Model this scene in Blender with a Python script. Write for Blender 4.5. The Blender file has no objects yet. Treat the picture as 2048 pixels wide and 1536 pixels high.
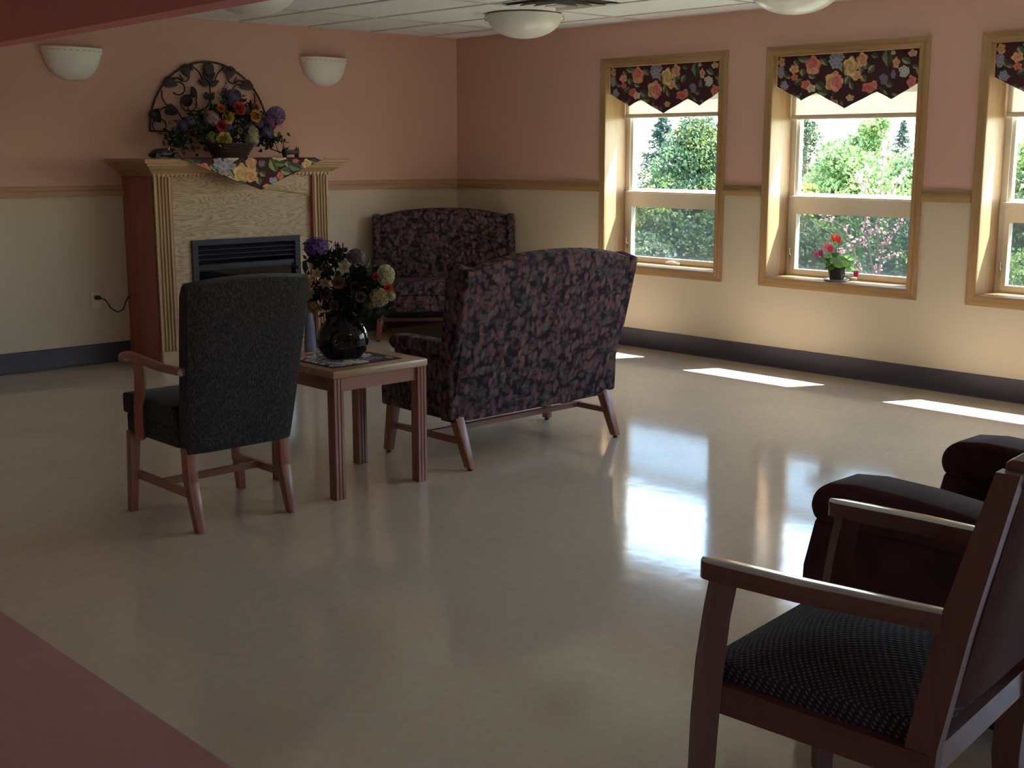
import bpy, bmesh, math, random
import numpy as np
from mathutils import Vector, Matrix, noise as mnoise
random.seed(7); rng = np.random.default_rng(7)
S = bpy.context.scene; COL = S.collection
PI = math.pi

# ---------------------------------------------------------------- camera
# world: x runs from the hall to the window wall, y to the fireplace wall, z up
cd = bpy.data.cameras.new('camera'); cam = bpy.data.objects.new('camera', cd); COL.objects.link(cam)
cd.sensor_width = 36.0; cd.lens = 2500.0 / 2048 * 36.0; cd.clip_end = 400
cam.location = (0, 0, 1.5); cam.rotation_euler = (PI / 2 - 0.18437, 0, -0.75428)
S.camera = cam

# ---------------------------------------------------------------- sky, sun, exposure
SUN = Vector((-1.0, 0.5, -2.2)).normalized()          # direction the sunlight travels
W = bpy.data.worlds.new('sky'); S.world = W; W.use_nodes = True
nt = W.node_tree; nt.nodes.clear()
wo = nt.nodes.new('ShaderNodeOutputWorld'); bg = nt.nodes.new('ShaderNodeBackground')
sk = nt.nodes.new('ShaderNodeTexSky'); sk.sky_type = 'NISHITA'; sk.sun_disc = False
sk.sun_elevation = math.asin(-SUN.z); sk.sun_rotation = math.atan2(-SUN.x, -SUN.y)
sk.altitude = 200; sk.air_density = 1.3; sk.dust_density = 0.7; sk.ozone_density = 1.0
nt.links.new(sk.outputs[0], bg.inputs[0]); nt.links.new(bg.outputs[0], wo.inputs[0])
bg.inputs[1].default_value = 2.3
sd = bpy.data.lights.new('sun', 'SUN'); sd.energy = 72.0; sd.angle = 0.0093; sd.color = (1.0, 0.97, 0.95)
so = bpy.data.objects.new('sun', sd); COL.objects.link(so); so.location = (20, -4, 30)
so.rotation_euler = SUN.to_track_quat('-Z', 'Y').to_euler()
S.view_settings.view_transform = 'Standard'; S.view_settings.look = 'None'
S.view_settings.exposure = 0.0; S.view_settings.gamma = 1.0; S.view_settings.use_curve_mapping = False
S.cycles.use_denoising = True
S.cycles.max_bounces = 14; S.cycles.diffuse_bounces = 8; S.cycles.glossy_bounces = 5; S.cycles.transparent_max_bounces = 16
S.cycles.sample_clamp_indirect = 6.0; S.cycles.blur_glossy = 0.3; S.cycles.caustics_reflective = True; S.cycles.caustics_refractive = False

# room numbers
YB, XW, H = 8.477, 7.305, 2.454
WIN_Y = [6.16, 4.62, 3.075, 1.53, -0.015, -1.56]      # window centres along the window wall
WH, WZ0, WZ1 = 0.54, 0.632, 2.13                      # half width, sill, head of the opening
XG = 7.555                                            # glass plane

# sky portals in the window openings: they emit nothing, they only guide sampling of the sky
for wy in WIN_Y:
    pd = bpy.data.lights.new('window_sky_portal', 'AREA'); pd.shape = 'RECTANGLE'; pd.size = 1.5; pd.size_y = 1.1
    pd.cycles.is_portal = True
    po = bpy.data.objects.new('window_sky_portal', pd); COL.objects.link(po)
    po.location = (XG + 0.12, wy, 1.38); po.rotation_euler = (0, PI / 2, 0)

# ---------------------------------------------------------------- materials
def mat_new(name):
    m = bpy.data.materials.new(name); m.use_nodes = True
    n = m.node_tree; p = n.nodes['Principled BSDF']
    return m, n, p
def nd(n, t, **kw):
    x = n.nodes.new(t)
    for k, v in kw.items():
        if k in x.inputs: x.inputs[k].default_value = v
        else: setattr(x, k, v)
    return x
def ramp(n, fac, stops, interp='LINEAR'):
    r = n.nodes.new('ShaderNodeValToRGB'); r.color_ramp.interpolation = interp
    e = r.color_ramp.elements
    while len(e) < len(stops): e.new(0.5)
    for el, (p, c) in zip(e, stops): el.position = p; el.color = (*c, 1)
    n.links.new(fac, r.inputs[0]); return r.outputs[0]
def coords(n, scale=(1, 1, 1), rot=(0, 0, 0), space='Object'):
    tc = n.nodes.new('ShaderNodeTexCoord'); mp = n.nodes.new('ShaderNodeMapping')
    mp.inputs['Scale'].default_value = scale; mp.inputs['Rotation'].default_value = rot
    n.links.new(tc.outputs[space], mp.inputs[0]); return mp.outputs[0]
def bump(n, p, h, strength=0.2, dist=0.01):
    b = nd(n, 'ShaderNodeBump', Strength=strength, Distance=dist)
    n.links.new(h, b.inputs['Height']); n.links.new(b.outputs[0], p.inputs['Normal'])
def plain(name, c, rough=0.6, spec=0.5, metal=0.0, var=0.0, vscale=20, bmp=0.0, bscale=60, coat=0.0):
    m, n, p = mat_new(name)
    p.inputs['Roughness'].default_value = rough; p.inputs['Specular IOR Level'].default_value = spec
    p.inputs['Metallic'].default_value = metal; p.inputs['Coat Weight'].default_value = coat
    p.inputs['Base Color'].default_value = (*c, 1)
    if var or bmp: v = coords(n)
    if var:
        t = nd(n, 'ShaderNodeTexNoise', Scale=vscale, Detail=4.0); n.links.new(v, t.inputs['Vector'])
        o = ramp(n, t.outputs['Fac'], [(0.3, tuple(x * (1 - var) for x in c)), (0.7, tuple(min(1, x * (1 + var)) for x in c))])
        n.links.new(o, p.inputs['Base Color'])
    if bmp:
        t = nd(n, 'ShaderNodeTexNoise', Scale=bscale, Detail=3.0); n.links.new(v, t.inputs['Vector'])
        bump(n, p, t.outputs['Fac'], bmp)
    return m
def wood(name, dark, light, axis='z', scale=1.0, rough=0.42, cathedral=0.0, coat=0.0):
    m, n, p = mat_new(name)
    st = {'x': (0.6, 9, 9), 'y': (9, 0.6, 9), 'z': (9, 9, 0.6)}[axis]
    v = coords(n, tuple(s * scale for s in st))
    t = nd(n, 'ShaderNodeTexNoise', Scale=2.2, Detail=6.0, Roughness=0.62, Distortion=0.6 + cathedral); n.links.new(v, t.inputs['Vector'])
    st2 = {'x': (5, 90, 90), 'y': (90, 5, 90), 'z': (90, 90, 5)}[axis]
    v2 = coords(n, tuple(s * scale for s in st2))
    t2 = nd(n, 'ShaderNodeTexNoise', Scale=1.5, Detail=3.0); n.links.new(v2, t2.inputs['Vector'])
    mx = nd(n, 'ShaderNodeMath', operation='MULTIPLY_ADD'); mx.inputs[1].default_value = 0.35
    n.links.new(t2.outputs['Fac'], mx.inputs[0]); n.links.new(t.outputs['Fac'], mx.inputs[2])
    o = ramp(n, mx.outputs[0], [(0.45, dark), (0.62, tuple(0.35 * a + 0.65 * b for a, b in zip(dark, light))), (0.85, light)])
    n.links.new(o, p.inputs['Base Color']); p.inputs['Roughness'].default_value = rough
    p.inputs['Coat Weight'].default_value = coat; p.inputs['Coat Roughness'].default_value = 0.15
    bump(n, p, t2.outputs['Fac'], 0.06, 0.002)
    return m
def attr_mat(name, rough=0.8, attr='Col', transl=0.0, bmp=0.15, sheen=0.0):
    m, n, p = mat_new(name)
    a = nd(n, 'ShaderNodeVertexColor', layer_name=attr)
    n.links.new(a.outputs[0], p.inputs['Base Color']); p.inputs['Roughness'].default_value = rough
    p.inputs['Specular IOR Level'].default_value = 0.25
    if bmp:
        t = nd(n, 'ShaderNodeTexNoise', Scale=400.0); n.links.new(coords(n), t.inputs['Vector']); bump(n, p, t.outputs['Fac'], bmp, 0.002)
    if transl:
        tr = nd(n, 'ShaderNodeBsdfTranslucent'); n.links.new(a.outputs[0], tr.inputs[0])
        mx = nd(n, 'ShaderNodeMixShader'); mx.inputs[0].default_value = transl
        n.links.new(p.outputs[0], mx.inputs[1]); n.links.new(tr.outputs[0], mx.inputs[2])
        n.links.new(mx.outputs[0], n.nodes['Material Output'].inputs[0])
    return m

M = {}
# two-tone wall paint: salmon above the chair rail, beige below
def wall_paint(name):
    m, n, p = mat_new(name)
    g = nd(n, 'ShaderNodeNewGeometry'); s = nd(n, 'ShaderNodeSeparateXYZ'); n.links.new(g.outputs['Position'], s.inputs[0])
    c = nd(n, 'ShaderNodeMath', operation='GREATER_THAN'); c.inputs[1].default_value = 1.22; n.links.new(s.outputs[2], c.inputs[0])
    o = ramp(n, c.outputs[0], [(0.0, (0.60, 0.51, 0.40)), (1.0, (0.61, 0.385, 0.32))], 'CONSTANT')
    n.nodes[-1].color_ramp.elements[1].position = 0.5
    n.links.new(o, p.inputs['Base Color']); p.inputs['Roughness'].default_value = 0.55; p.inputs['Specular IOR Level'].default_value = 0.3
    t = nd(n, 'ShaderNodeTexNoise', Scale=140.0, Detail=2.0); n.links.new(g.outputs['Position'], t.inputs['Vector']); bump(n, p, t.outputs['Fac'], 0.05, 0.003)
    return m
M['wall'] = wall_paint('two_tone_wall_paint')
M['header'] = plain('coral_red_paint', (0.70, 0.27, 0.27), 0.6, 0.3)
M['ceil'] = plain('acoustic_tile', (0.81, 0.85, 0.88), 0.9, 0.2, var=0.03, vscale=90, bmp=0.1, bscale=160)
M['grid'] = plain('ceiling_grid_white', (0.60, 0.59, 0.57), 0.5)
M['base'] = plain('dark_vinyl_base', (0.066, 0.056, 0.082), 0.5, 0.4)
def floor_mat(name, c, rough, var):
    m, n, p = mat_new(name)
    v = coords(n)
    t = nd(n, 'ShaderNodeTexNoise', Scale=26.0, Detail=6.0, Roughness=0.7); n.links.new(v, t.inputs['Vector'])
    t2 = nd(n, 'ShaderNodeTexNoise', Scale=2.0, Detail=3.0); n.links.new(v, t2.inputs['Vector'])
    ad = nd(n, 'ShaderNodeMath', operation='MULTIPLY_ADD'); ad.inputs[1].default_value = 0.5
    n.links.new(t2.outputs['Fac'], ad.inputs[0]); n.links.new(t.outputs['Fac'], ad.inputs[2])
    o = ramp(n, ad.outputs[0], [(0.5, tuple(x * (1 - var) for x in c)), (1.0, tuple(min(1, x * (1 + var)) for x in c))])
    n.links.new(o, p.inputs['Base Color']); p.inputs['Roughness'].default_value = rough
    p.inputs['IOR'].default_value = 1.5
    t3 = nd(n, 'ShaderNodeTexNoise', Scale=7.0, Detail=2.0); n.links.new(v, t3.inputs['Vector'])
    t4 = nd(n, 'ShaderNodeTexNoise', Scale=110.0, Detail=2.0); n.links.new(v, t4.inputs['Vector'])
    a2 = nd(n, 'ShaderNodeMath', operation='MULTIPLY_ADD'); a2.inputs[1].default_value = 0.06
    n.links.new(t4.outputs['Fac'], a2.inputs[0]); n.links.new(t3.outputs['Fac'], a2.inputs[2])
    bump(n, p, a2.outputs[0], 0.05, 0.01)
    return m
M['floor'] = floor_mat('cream_sheet_vinyl', (0.60, 0.505, 0.385), 0.095, 0.09)
M['hall'] = floor_mat('terracotta_sheet_vinyl', (0.46, 0.235, 0.225), 0.28, 0.10)
M['oak'] = wood('golden_oak', (0.26, 0.14, 0.060), (0.41, 0.26, 0.128), 'z')
M['oak_h'] = wood('golden_oak_horizontal', (0.26, 0.14, 0.060), (0.41, 0.26, 0.128), 'y')
M['oak_x'] = wood('golden_oak_lengthwise', (0.26, 0.148, 0.068), (0.41, 0.27, 0.14), 'x')
M['rail'] = wood('oak_chair_rail', (0.33, 0.185, 0.11), (0.47, 0.29, 0.185), 'x', rough=0.5)
M['oak_panel'] = wood('oak_plywood_face', (0.31, 0.185, 0.10), (0.53, 0.38, 0.215), 'x', 0.55, 0.5, cathedral=1.6)
def oak_panel_mat():
    m, n, p = mat_new('oak_plywood_face'); v = coords(n, (0.75, 1.0, 5.0))
    t = nd(n, 'ShaderNodeTexNoise', Scale=2.0, Detail=3.0, Roughness=0.5, Distortion=0.7); n.links.new(v, t.inputs['Vector'])
    k = nd(n, 'ShaderNodeMath', operation='MULTIPLY'); k.inputs[1].default_value = 120.0; n.links.new(t.outputs['Fac'], k.inputs[0])
    s_ = nd(n, 'ShaderNodeMath', operation='SINE'); n.links.new(k.outputs[0], s_.inputs[0])
    t2 = nd(n, 'ShaderNodeTexNoise', Scale=3.0, Detail=4.0); n.links.new(coords(n, (4, 60, 60)), t2.inputs['Vector'])
    a = nd(n, 'ShaderNodeMath', operation='MULTIPLY_ADD'); a.inputs[1].default_value = 1.6; n.links.new(t2.outputs['Fac'], a.inputs[0]); n.links.new(s_.outputs[0], a.inputs[2])
    m2 = nd(n, 'ShaderNodeMath', operation='MULTIPLY_ADD'); m2.inputs[1].default_value = 0.32; m2.inputs[2].default_value = 0.25; n.links.new(a.outputs[0], m2.inputs[0])
    o = ramp(n, m2.outputs[0], [(0.12, (0.23, 0.145, 0.09)), (0.40, (0.37, 0.26, 0.155)), (0.8, (0.43, 0.315, 0.19))])
    n.links.new(o, p.inputs['Base Color']); p.inputs['Roughness'].default_value = 0.5; return m
M['oak_panel'] = oak_panel_mat()
M['oak_red'] = wood('reddish_oak_side', (0.25, 0.080, 0.062), (0.38, 0.135, 0.10), 'z', rough=0.6)  # redder tone than the front oak, on mantel sides and pilaster returns
M['cherry'] = wood('cherry_stained_legs', (0.165, 0.048, 0.032), (0.29, 0.098, 0.064), 'z', 1.5, 0.38, coat=0.3)
M['cherry_x'] = wood('cherry_stained_rails', (0.165, 0.048, 0.032), (0.29, 0.100, 0.064), 'x', 1.5, 0.38, coat=0.3)
M['cherry_y'] = wood('cherry_stained_arms', (0.165, 0.048, 0.032), (0.29, 0.100, 0.064), 'y', 1.5, 0.30, coat=0.5)
M['cherry_gloss'] = wood('polished_walnut_arms', (0.070, 0.022, 0.018), (0.125, 0.044, 0.034), 'y', 1.5, 0.14, coat=1.0)
for k_, ax_ in (('', 'z'), ('_x', 'x'), ('_y', 'y')): M['walnut' + k_] = wood('dark_reddish_walnut' + k_, (0.070, 0.022, 0.018), (0.125, 0.044, 0.034), ax_, 1.5, 0.45, coat=0.05)
M['table_top'] = wood('oak_table_top', (0.27, 0.155, 0.085), (0.40, 0.25, 0.145), 'x', 1.2, 0.35, coat=0.2)
M['vinyl'] = plain('cream_window_vinyl', (0.72, 0.66, 0.55), 0.4)
M['metal'] = plain('satin_window_metal', (0.55, 0.52, 0.46), 0.35, metal=0.6)
M['black_metal'] = plain('black_painted_metal', (0.022, 0.020, 0.032), 0.5, 0.25)
M['iron'] = plain('dark_bronze_iron', (0.035, 0.022, 0.024), 0.5, metal=0.3)
M['opal'] = plain('opal_glass', (0.82, 0.83, 0.80), 0.28, 0.5)
M['black'] = plain('black_rubber', (0.012, 0.012, 0.013), 0.5)
M['vase'] = plain('glossy_black_ceramic', (0.008, 0.005, 0.006), 0.07, 0.45)
M['soot'] = plain('dark_firebox', (0.012, 0.011, 0.014), 0.7)
M['outlet'] = plain('ivory_plastic', (0.66, 0.58, 0.44), 0.4)
def glass_mat(name, tint, refl=1.0):
    m, n, p = mat_new(name); n.nodes.remove(p)
    tr = nd(n, 'ShaderNodeBsdfTransparent'); tr.inputs[0].default_value = (*tint, 1)
    gl = nd(n, 'ShaderNodeBsdfGlossy'); gl.inputs['Roughness'].default_value = 0.0
    lw = nd(n, 'ShaderNodeLayerWeight', Blend=0.5); pw = nd(n, 'ShaderNodeMath', operation='POWER'); pw.inputs[1].default_value = 5.0
    fr = nd(n, 'ShaderNodeMath', operation='MULTIPLY_ADD'); fr.inputs[1].default_value = 0.9; fr.inputs[2].default_value = 0.04
    n.links.new(lw.outputs['Facing'], pw.inputs[0]); n.links.new(pw.outputs[0], fr.inputs[0]); mx = nd(n, 'ShaderNodeMixShader')
    n.links.new(fr.outputs[0], mx.inputs[0]); n.links.new(tr.outputs[0], mx.inputs[1]); n.links.new(gl.outputs[0], mx.inputs[2])
    n.links.new(mx.outputs[0], n.nodes['Material Output'].inputs[0]); return m
M['glass'] = glass_mat('window_glass', (0.95, 0.97, 0.97))
M['fire_glass'] = glass_mat('smoked_fire_glass', (0.25, 0.25, 0.28))
def screen_mat():
    m, n, p = mat_new('insect_screen_mesh'); n.nodes.remove(p)
    tr = nd(n, 'ShaderNodeBsdfTransparent'); df = nd(n, 'ShaderNodeBsdfDiffuse'); df.inputs[0].default_value = (0.13, 0.17, 0.22, 1)
    mx = nd(n, 'ShaderNodeMixShader'); mx.inputs[0].default_value = 0.76
    n.links.new(tr.outputs[0], mx.inputs[1]); n.links.new(df.outputs[0], mx.inputs[2]); n.links.new(mx.outputs[0], n.nodes['Material Output'].inputs[0]); return m
M['screen'] = screen_mat()
def shade_mat():
    m, n, p = mat_new('cream_shade_cloth'); p.inputs['Base Color'].default_value = (0.78, 0.70, 0.58, 1); p.inputs['Roughness'].default_value = 0.9
    tr = nd(n, 'ShaderNodeBsdfTranslucent'); tr.inputs[0].default_value = (0.62, 0.55, 0.47, 1)
    mx = nd(n, 'ShaderNodeMixShader'); mx.inputs[0].default_value = 0.5
    n.links.new(p.outputs[0], mx.inputs[1]); n.links.new(tr.outputs[0], mx.inputs[2]); n.links.new(mx.outputs[0], n.nodes['Material Output'].inputs[0]); return m
M['shade'] = shade_mat()
M['print'] = attr_mat('floral_print_cloth', 0.85)
M['leaf_attr'] = attr_mat('foliage', 0.6, transl=0.35, bmp=0)
M['petal'] = attr_mat('petals_and_leaves', 0.7, transl=0.2, bmp=0)
def leaf_fabric():
    m, n, p = mat_new('leaf_patterned_upholstery')
    v = coords(n, (1, 1, 1))
    t = nd(n, 'ShaderNodeTexNoise', Scale=14.0, Detail=2.0); n.links.new(v, t.inputs['Vector'])
    mv = nd(n, 'ShaderNodeVectorMath', operation='MULTIPLY_ADD'); mv.inputs[1].default_value = (0.05,) * 3
    n.links.new(t.outputs['Color'], mv.inputs[0]); n.links.new(v, mv.inputs[2])
    outs = []
    for rot, sc in (((0.4, 0.5, 0.6), (34, 34, 19)), ((-0.5, 0.3, -0.7), (22, 40, 40))):
        mp = nd(n, 'ShaderNodeMapping'); mp.inputs['Rotation'].default_value = rot; mp.inputs['Scale'].default_value = sc
        n.links.new(mv.outputs[0], mp.inputs[0])
        vo = nd(n, 'ShaderNodeTexVoronoi', Scale=1.0, Randomness=0.95); n.links.new(mp.outputs[0], vo.inputs['Vector'])
        cr = nd(n, 'ShaderNodeSeparateColor'); n.links.new(vo.outputs['Color'], cr.inputs[0])
        colr = ramp(n, cr.outputs[0], [(0.0, (0.020, 0.013, 0.020)), (0.14, (0.150, 0.070, 0.078)), (0.34, (0.070, 0.064, 0.072)), (0.54, (0.180, 0.104, 0.092)), (0.76, (0.105, 0.056, 0.088)), (0.9, (0.128, 0.100, 0.090))], 'CONSTANT')
        mk = ramp(n, vo.outputs['Distance'], [(0.36, (1, 1, 1)), (0.66, (0, 0, 0))])
        outs.append((colr, mk))
    bc = nd(n, 'ShaderNodeMix', data_type='RGBA'); bc.inputs['A'].default_value = (0.020, 0.012, 0.020, 1)
    n.links.new(outs[0][1], bc.inputs['Factor']); n.links.new(outs[0][0], bc.inputs['B'])
    b2 = nd(n, 'ShaderNodeMix', data_type='RGBA')
    mm = nd(n, 'ShaderNodeMath', operation='MULTIPLY'); mm.inputs[1].default_value = 0.55; n.links.new(outs[1][1], mm.inputs[0])
    n.links.new(mm.outputs[0], b2.inputs['Factor']); n.links.new(bc.outputs['Result'], b2.inputs['A']); n.links.new(outs[1][0], b2.inputs['B'])
    n.links.new(b2.outputs['Result'], p.inputs['Base Color']); p.inputs['Roughness'].default_value = 0.9; p.inputs['Specular IOR Level'].default_value = 0.2
    t2 = nd(n, 'ShaderNodeTexNoise', Scale=320.0); n.links.new(v, t2.inputs['Vector']); bump(n, p, t2.outputs['Fac'], 0.3, 0.003)
    return m
M['leaf_fabric'] = leaf_fabric()
def fleck_fabric():
    m, n, p = mat_new('dark_flecked_upholstery'); v = coords(n, (1, 1, 0.45), (0, 0.5, 0.2))
    t = nd(n, 'ShaderNodeTexNoise', Scale=150.0, Detail=3.0, Roughness=0.7); n.links.new(v, t.inputs['Vector'])
    o = ramp(n, t.outputs['Fac'], [(0.40, (0.015, 0.0115, 0.013)), (0.55, (0.030, 0.024, 0.024)), (0.70, (0.075, 0.060, 0.054))])
    n.links.new(o, p.inputs['Base Color']); p.inputs['Roughness'].default_value = 0.9; p.inputs['Specular IOR Level'].default_value = 0.2
    p.inputs['Sheen Weight'].default_value = 0.08
    bump(n, p, t.outputs['Fac'], 0.35, 0.003); return m
M['fleck'] = fleck_fabric()
def dot_fabric():
    m, n, p = mat_new('small_dot_upholstery'); v = coords(n, (1, 1, 1), (0.7, 0.6, 0.5))
    s = nd(n, 'ShaderNodeSeparateXYZ'); n.links.new(v, s.inputs[0])
    def wavef(o, k):
        a = nd(n, 'ShaderNodeMath', operation='MULTIPLY'); a.inputs[1].default_value = k; n.links.new(o, a.inputs[0])
        b = nd(n, 'ShaderNodeMath', operation='SINE'); n.links.new(a.outputs[0], b.inputs[0]); return b.outputs[0]
    q = nd(n, 'ShaderNodeMath', operation='MULTIPLY'); n.links.new(wavef(s.outputs[0], 470), q.inputs[0]); n.links.new(wavef(s.outputs[1], 470), q.inputs[1])
    t = nd(n, 'ShaderNodeTexNoise', Scale=70.0); n.links.new(v, t.inputs['Vector'])
    o2 = ramp(n, t.outputs['Fac'], [(0.35, (0.085, 0.055, 0.055)), (0.65, (0.16, 0.11, 0.085))])
    k = ramp(n, q.outputs[0], [(0.25, (0, 0, 0)), (0.60, (1, 1, 1))])
    mx = nd(n, 'ShaderNodeMix', data_type='RGBA'); mx.inputs['A'].default_value = (0.022, 0.018, 0.030, 1)
    n.links.new(k, mx.inputs['Factor']); n.links.new(o2, mx.inputs['B'])
    n.links.new(mx.outputs['Result'], p.inputs['Base Color']); p.inputs['Roughness'].default_value = 0.85
    p.inputs['Specular IOR Level'].default_value = 0.15
    bump(n, p, q.outputs[0], 0.25, 0.003); return m
M['dots'] = dot_fabric()
M['brown'] = plain('maroon_brown_upholstery', (0.060, 0.023, 0.025), 0.85, 0.1, var=0.25, vscale=9, bmp=0.2, bscale=200)
M['brown'].node_tree.nodes['Principled BSDF'].inputs['Sheen Weight'].default_value = 0.03
M['wicker'] = plain('dark_wicker', (0.045, 0.026, 0.022), 0.7)
M['bark'] = plain('grey_bark', (0.16, 0.12, 0.09), 0.9, var=0.3)
M['grass'] = plain('lawn_grass', (0.10, 0.13, 0.06), 0.95, var=0.35, vscale=0.8)
M['outside'] = plain('exterior_siding', (0.55, 0.50, 0.42), 0.7)
M['bluegrey'] = plain('bluish_glass_finish', (0.17, 0.18, 0.27), 0.12, 0.6)
M['gold'] = plain('bright_gilt', (0.75, 0.66, 0.42), 0.25, metal=0.8)
M['car'] = plain('glossy_black_toy_paint', (0.008, 0.010, 0.009), 0.25, 0.3)
M['silver'] = plain('silver_trim', (0.45, 0.46, 0.50), 0.3, metal=0.7)
M['figure'] = plain('dark_carved_wood', (0.040, 0.020, 0.020), 0.5)
M['pot'] = plain('dark_green_pot', (0.022, 0.030, 0.030), 0.3)
M['saucer'] = plain('clear_plastic_saucer', (0.70, 0.72, 0.72), 0.2)
M['stem'] = plain('plant_stem', (0.20, 0.12, 0.08), 0.7)

# ---------------------------------------------------------------- mesh helpers
class MB:
    def __init__(s): s.v = []; s.f = []
    def add(s, vs, fs):
        b = len(s.v); s.v += [tuple(v) for v in vs]; s.f += [tuple(i + b for i in f) for f in fs]; return s
    def box(s, x0, x1, y0, y1, z0, z1):
        return s.add([(x0, y0, z0), (x1, y0, z0), (x1, y1, z0), (x0, y1, z0), (x0, y0, z1), (x1, y0, z1), (x1, y1, z1), (x0, y1, z1)],
                     [(0, 3, 2, 1), (4, 5, 6, 7), (0, 1, 5, 4), (1, 2, 6, 5), (2, 3, 7, 6), (3, 0, 4, 7)])
    def bm(s, bm):
        bm.verts.index_update(); s.add([v.co[:] for v in bm.verts], [[v.index for v in f.verts] for f in bm.faces]); bm.free(); return s
    def rbox(s, x0, x1, y0, y1, z0, z1, r=0.02, seg=3, dome=0.0):
        b = bmesh.new(); bmesh.ops.create_cube(b, size=1)
        for v in b.verts: v.co = Vector(((x0 + x1) / 2 + v.co.x * (x1 - x0), (y0 + y1) / 2 + v.co.y * (y1 - y0), (z0 + z1) / 2 + v.co.z * (z1 - z0)))
        if dome:
            bmesh.ops.subdivide_edges(b, edges=b.edges[:], cuts=7, use_grid_fill=True)
            cx, cy = (x0 + x1) / 2, (y0 + y1) / 2
            for v in b.verts:
                if v.co.z > z1 - 1e-5:
                    u = (v.co.x - cx) / (x1 - x0) * 2; w = (v.co.y - cy) / (y1 - y0) * 2
                    v.co.z += dome * (1 - u ** 2) * (1 - w ** 2)
        es = [e for e in b.edges if e.calc_face_angle(0) > 0.9]
        bmesh.ops.bevel(b, geom=es, offset=r, segments=seg, affect='EDGES', profile=0.5, clamp_overlap=True)
        return s.bm(b)
    def prism(s, poly, axis, a0, a1, bev=0.0, seg=2):
        def P(u, w, a): return {'x': (a, u, w), 'y': (u, a, w), 'z': (u, w, a)}[axis]
        n = len(poly); vs = [P(u, w, a0) for u, w in poly] + [P(u, w, a1) for u, w in poly]
        fs = [tuple(range(n)), tuple(range(2 * n - 1, n - 1, -1))] + [(i, i + n, (i + 1) % n + n, (i + 1) % n) for i in range(n)]
        b = bmesh.new(); bv = [b.verts.new(v) for v in vs]
        for f in fs: b.faces.new([bv[i] for i in f])
        bmesh.ops.recalc_face_normals(b, faces=b.faces[:])
        if bev:
            es = [e for e in b.edges if e.calc_face_angle(0) > 0.5]
            bmesh.ops.bevel(b, geom=es, offset=bev, segments=seg, affect='EDGES', profile=0.5, clamp_overlap=True)
        return s.bm(b)
    def beam(s, p0, p1, a0, a1=None, bev=0.0):
        a1 = a1 or a0; vs = []
        for (x, y, z), (w, d) in ((p0, a0), (p1, a1)):
            vs += [(x - w / 2, y - d / 2, z), (x + w / 2, y - d / 2, z), (x + w / 2, y + d / 2, z), (x - w / 2, y + d / 2, z)]
        fs = [(0, 3, 2, 1), (4, 5, 6, 7), (0, 1, 5, 4), (1, 2, 6, 5), (2, 3, 7, 6), (3, 0, 4, 7)]
        b = bmesh.new(); bv = [b.verts.new(v) for v in vs]
        for f in fs: b.faces.new([bv[i] for i in f])
        bmesh.ops.recalc_face_normals(b, faces=b.faces[:])
        if bev: bmesh.ops.bevel(b, geom=b.edges[:], offset=bev, segments=2, affect='EDGES', profile=0.5)
        return s.bm(b)
    def tube(s, path, r, n=8, cap=True, sq=(1, 1)):
        P = [Vector(p) for p in path]; k = len(P); R = r if isinstance(r, (list, tuple)) else [r] * k
        vs = []; fs = []; up = None
        for i in range(k):
            t = (P[min(i + 1, k - 1)] - P[max(i - 1, 0)]).normalized()
            if up is None: up = Vector((0, 0, 1)) if abs(t.z) < 0.9 else Vector((1, 0, 0))
            a = t.cross(up).normalized(); b = a.cross(t).normalized(); up = b
            for j in range(n):
                an = 2 * PI * j / n; vs.append(P[i] + (a * math.cos(an) * sq[0] + b * math.sin(an) * sq[1]) * R[i])
        for i in range(k - 1):
            for j in range(n): fs.append((i * n + j, i * n + (j + 1) % n, (i + 1) * n + (j + 1) % n, (i + 1) * n + j))
        if cap: fs += [tuple(range(n - 1, -1, -1)), tuple(range((k - 1) * n, k * n))]
        return s.add(vs, fs)
    def lathe(s, prof, n=24, c=(0, 0, 0), sx=1, sy=1, cap=True):
        vs = []; fs = []; k = len(prof)
        for r, z in prof:
            for j in range(n):
                a = 2 * PI * j / n; vs.append((c[0] + r * math.cos(a) * sx, c[1] + r * math.sin(a) * sy, c[2] + z))
        for i in range(k - 1):
            for j in range(n): fs.append((i * n + j, i * n + (j + 1) % n, (i + 1) * n + (j + 1) % n, (i + 1) * n + j))
        if cap: fs += [tuple(range(n - 1, -1, -1)), tuple(range((k - 1) * n, k * n))]
        return s.add(vs, fs)
    def ell(s, c, rx, ry, rz, n=14, m=8):
        vs = []; fs = []
        for i in range(m + 1):
            ph = PI * i / m
            for j in range(n):
                a = 2 * PI * j / n; vs.append((c[0] + rx * math.sin(ph) * math.cos(a), c[1] + ry * math.sin(ph) * math.sin(a), c[2] - rz * math.cos(ph)))
        for i in range(m):
            for j in range(n): fs.append((i * n + j, i * n + (j + 1) % n, (i + 1) * n + (j + 1) % n, (i + 1) * n + j))
        return s.add(vs, fs)
    def surf(s, fn, nu, nv):
        vs = [fn(i / nu, j / nv) for j in range(nv + 1) for i in range(nu + 1)]
        fs = [(j * (nu + 1) + i, j * (nu + 1) + i + 1, (j + 1) * (nu + 1) + i + 1, (j + 1) * (nu + 1) + i) for j in range(nv) for i in range(nu)]
        return s.add(vs, fs)
    def mesh(s, name, mat, ang=0.6):
        me = bpy.data.meshes.new(name); me.from_pydata(s.v, [], s.f); me.update()
        if mat is not None: me.materials.append(M[mat] if isinstance(mat, str) else mat)
        if ang:
            me.polygons.foreach_set('use_smooth', [True] * len(me.polygons)); me.set_sharp_from_angle(angle=ang)
        return me
    def build(s, name, mat, parent=None, ang=0.6):
        return put(name, s.mesh(name, mat, ang), parent)
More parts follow.
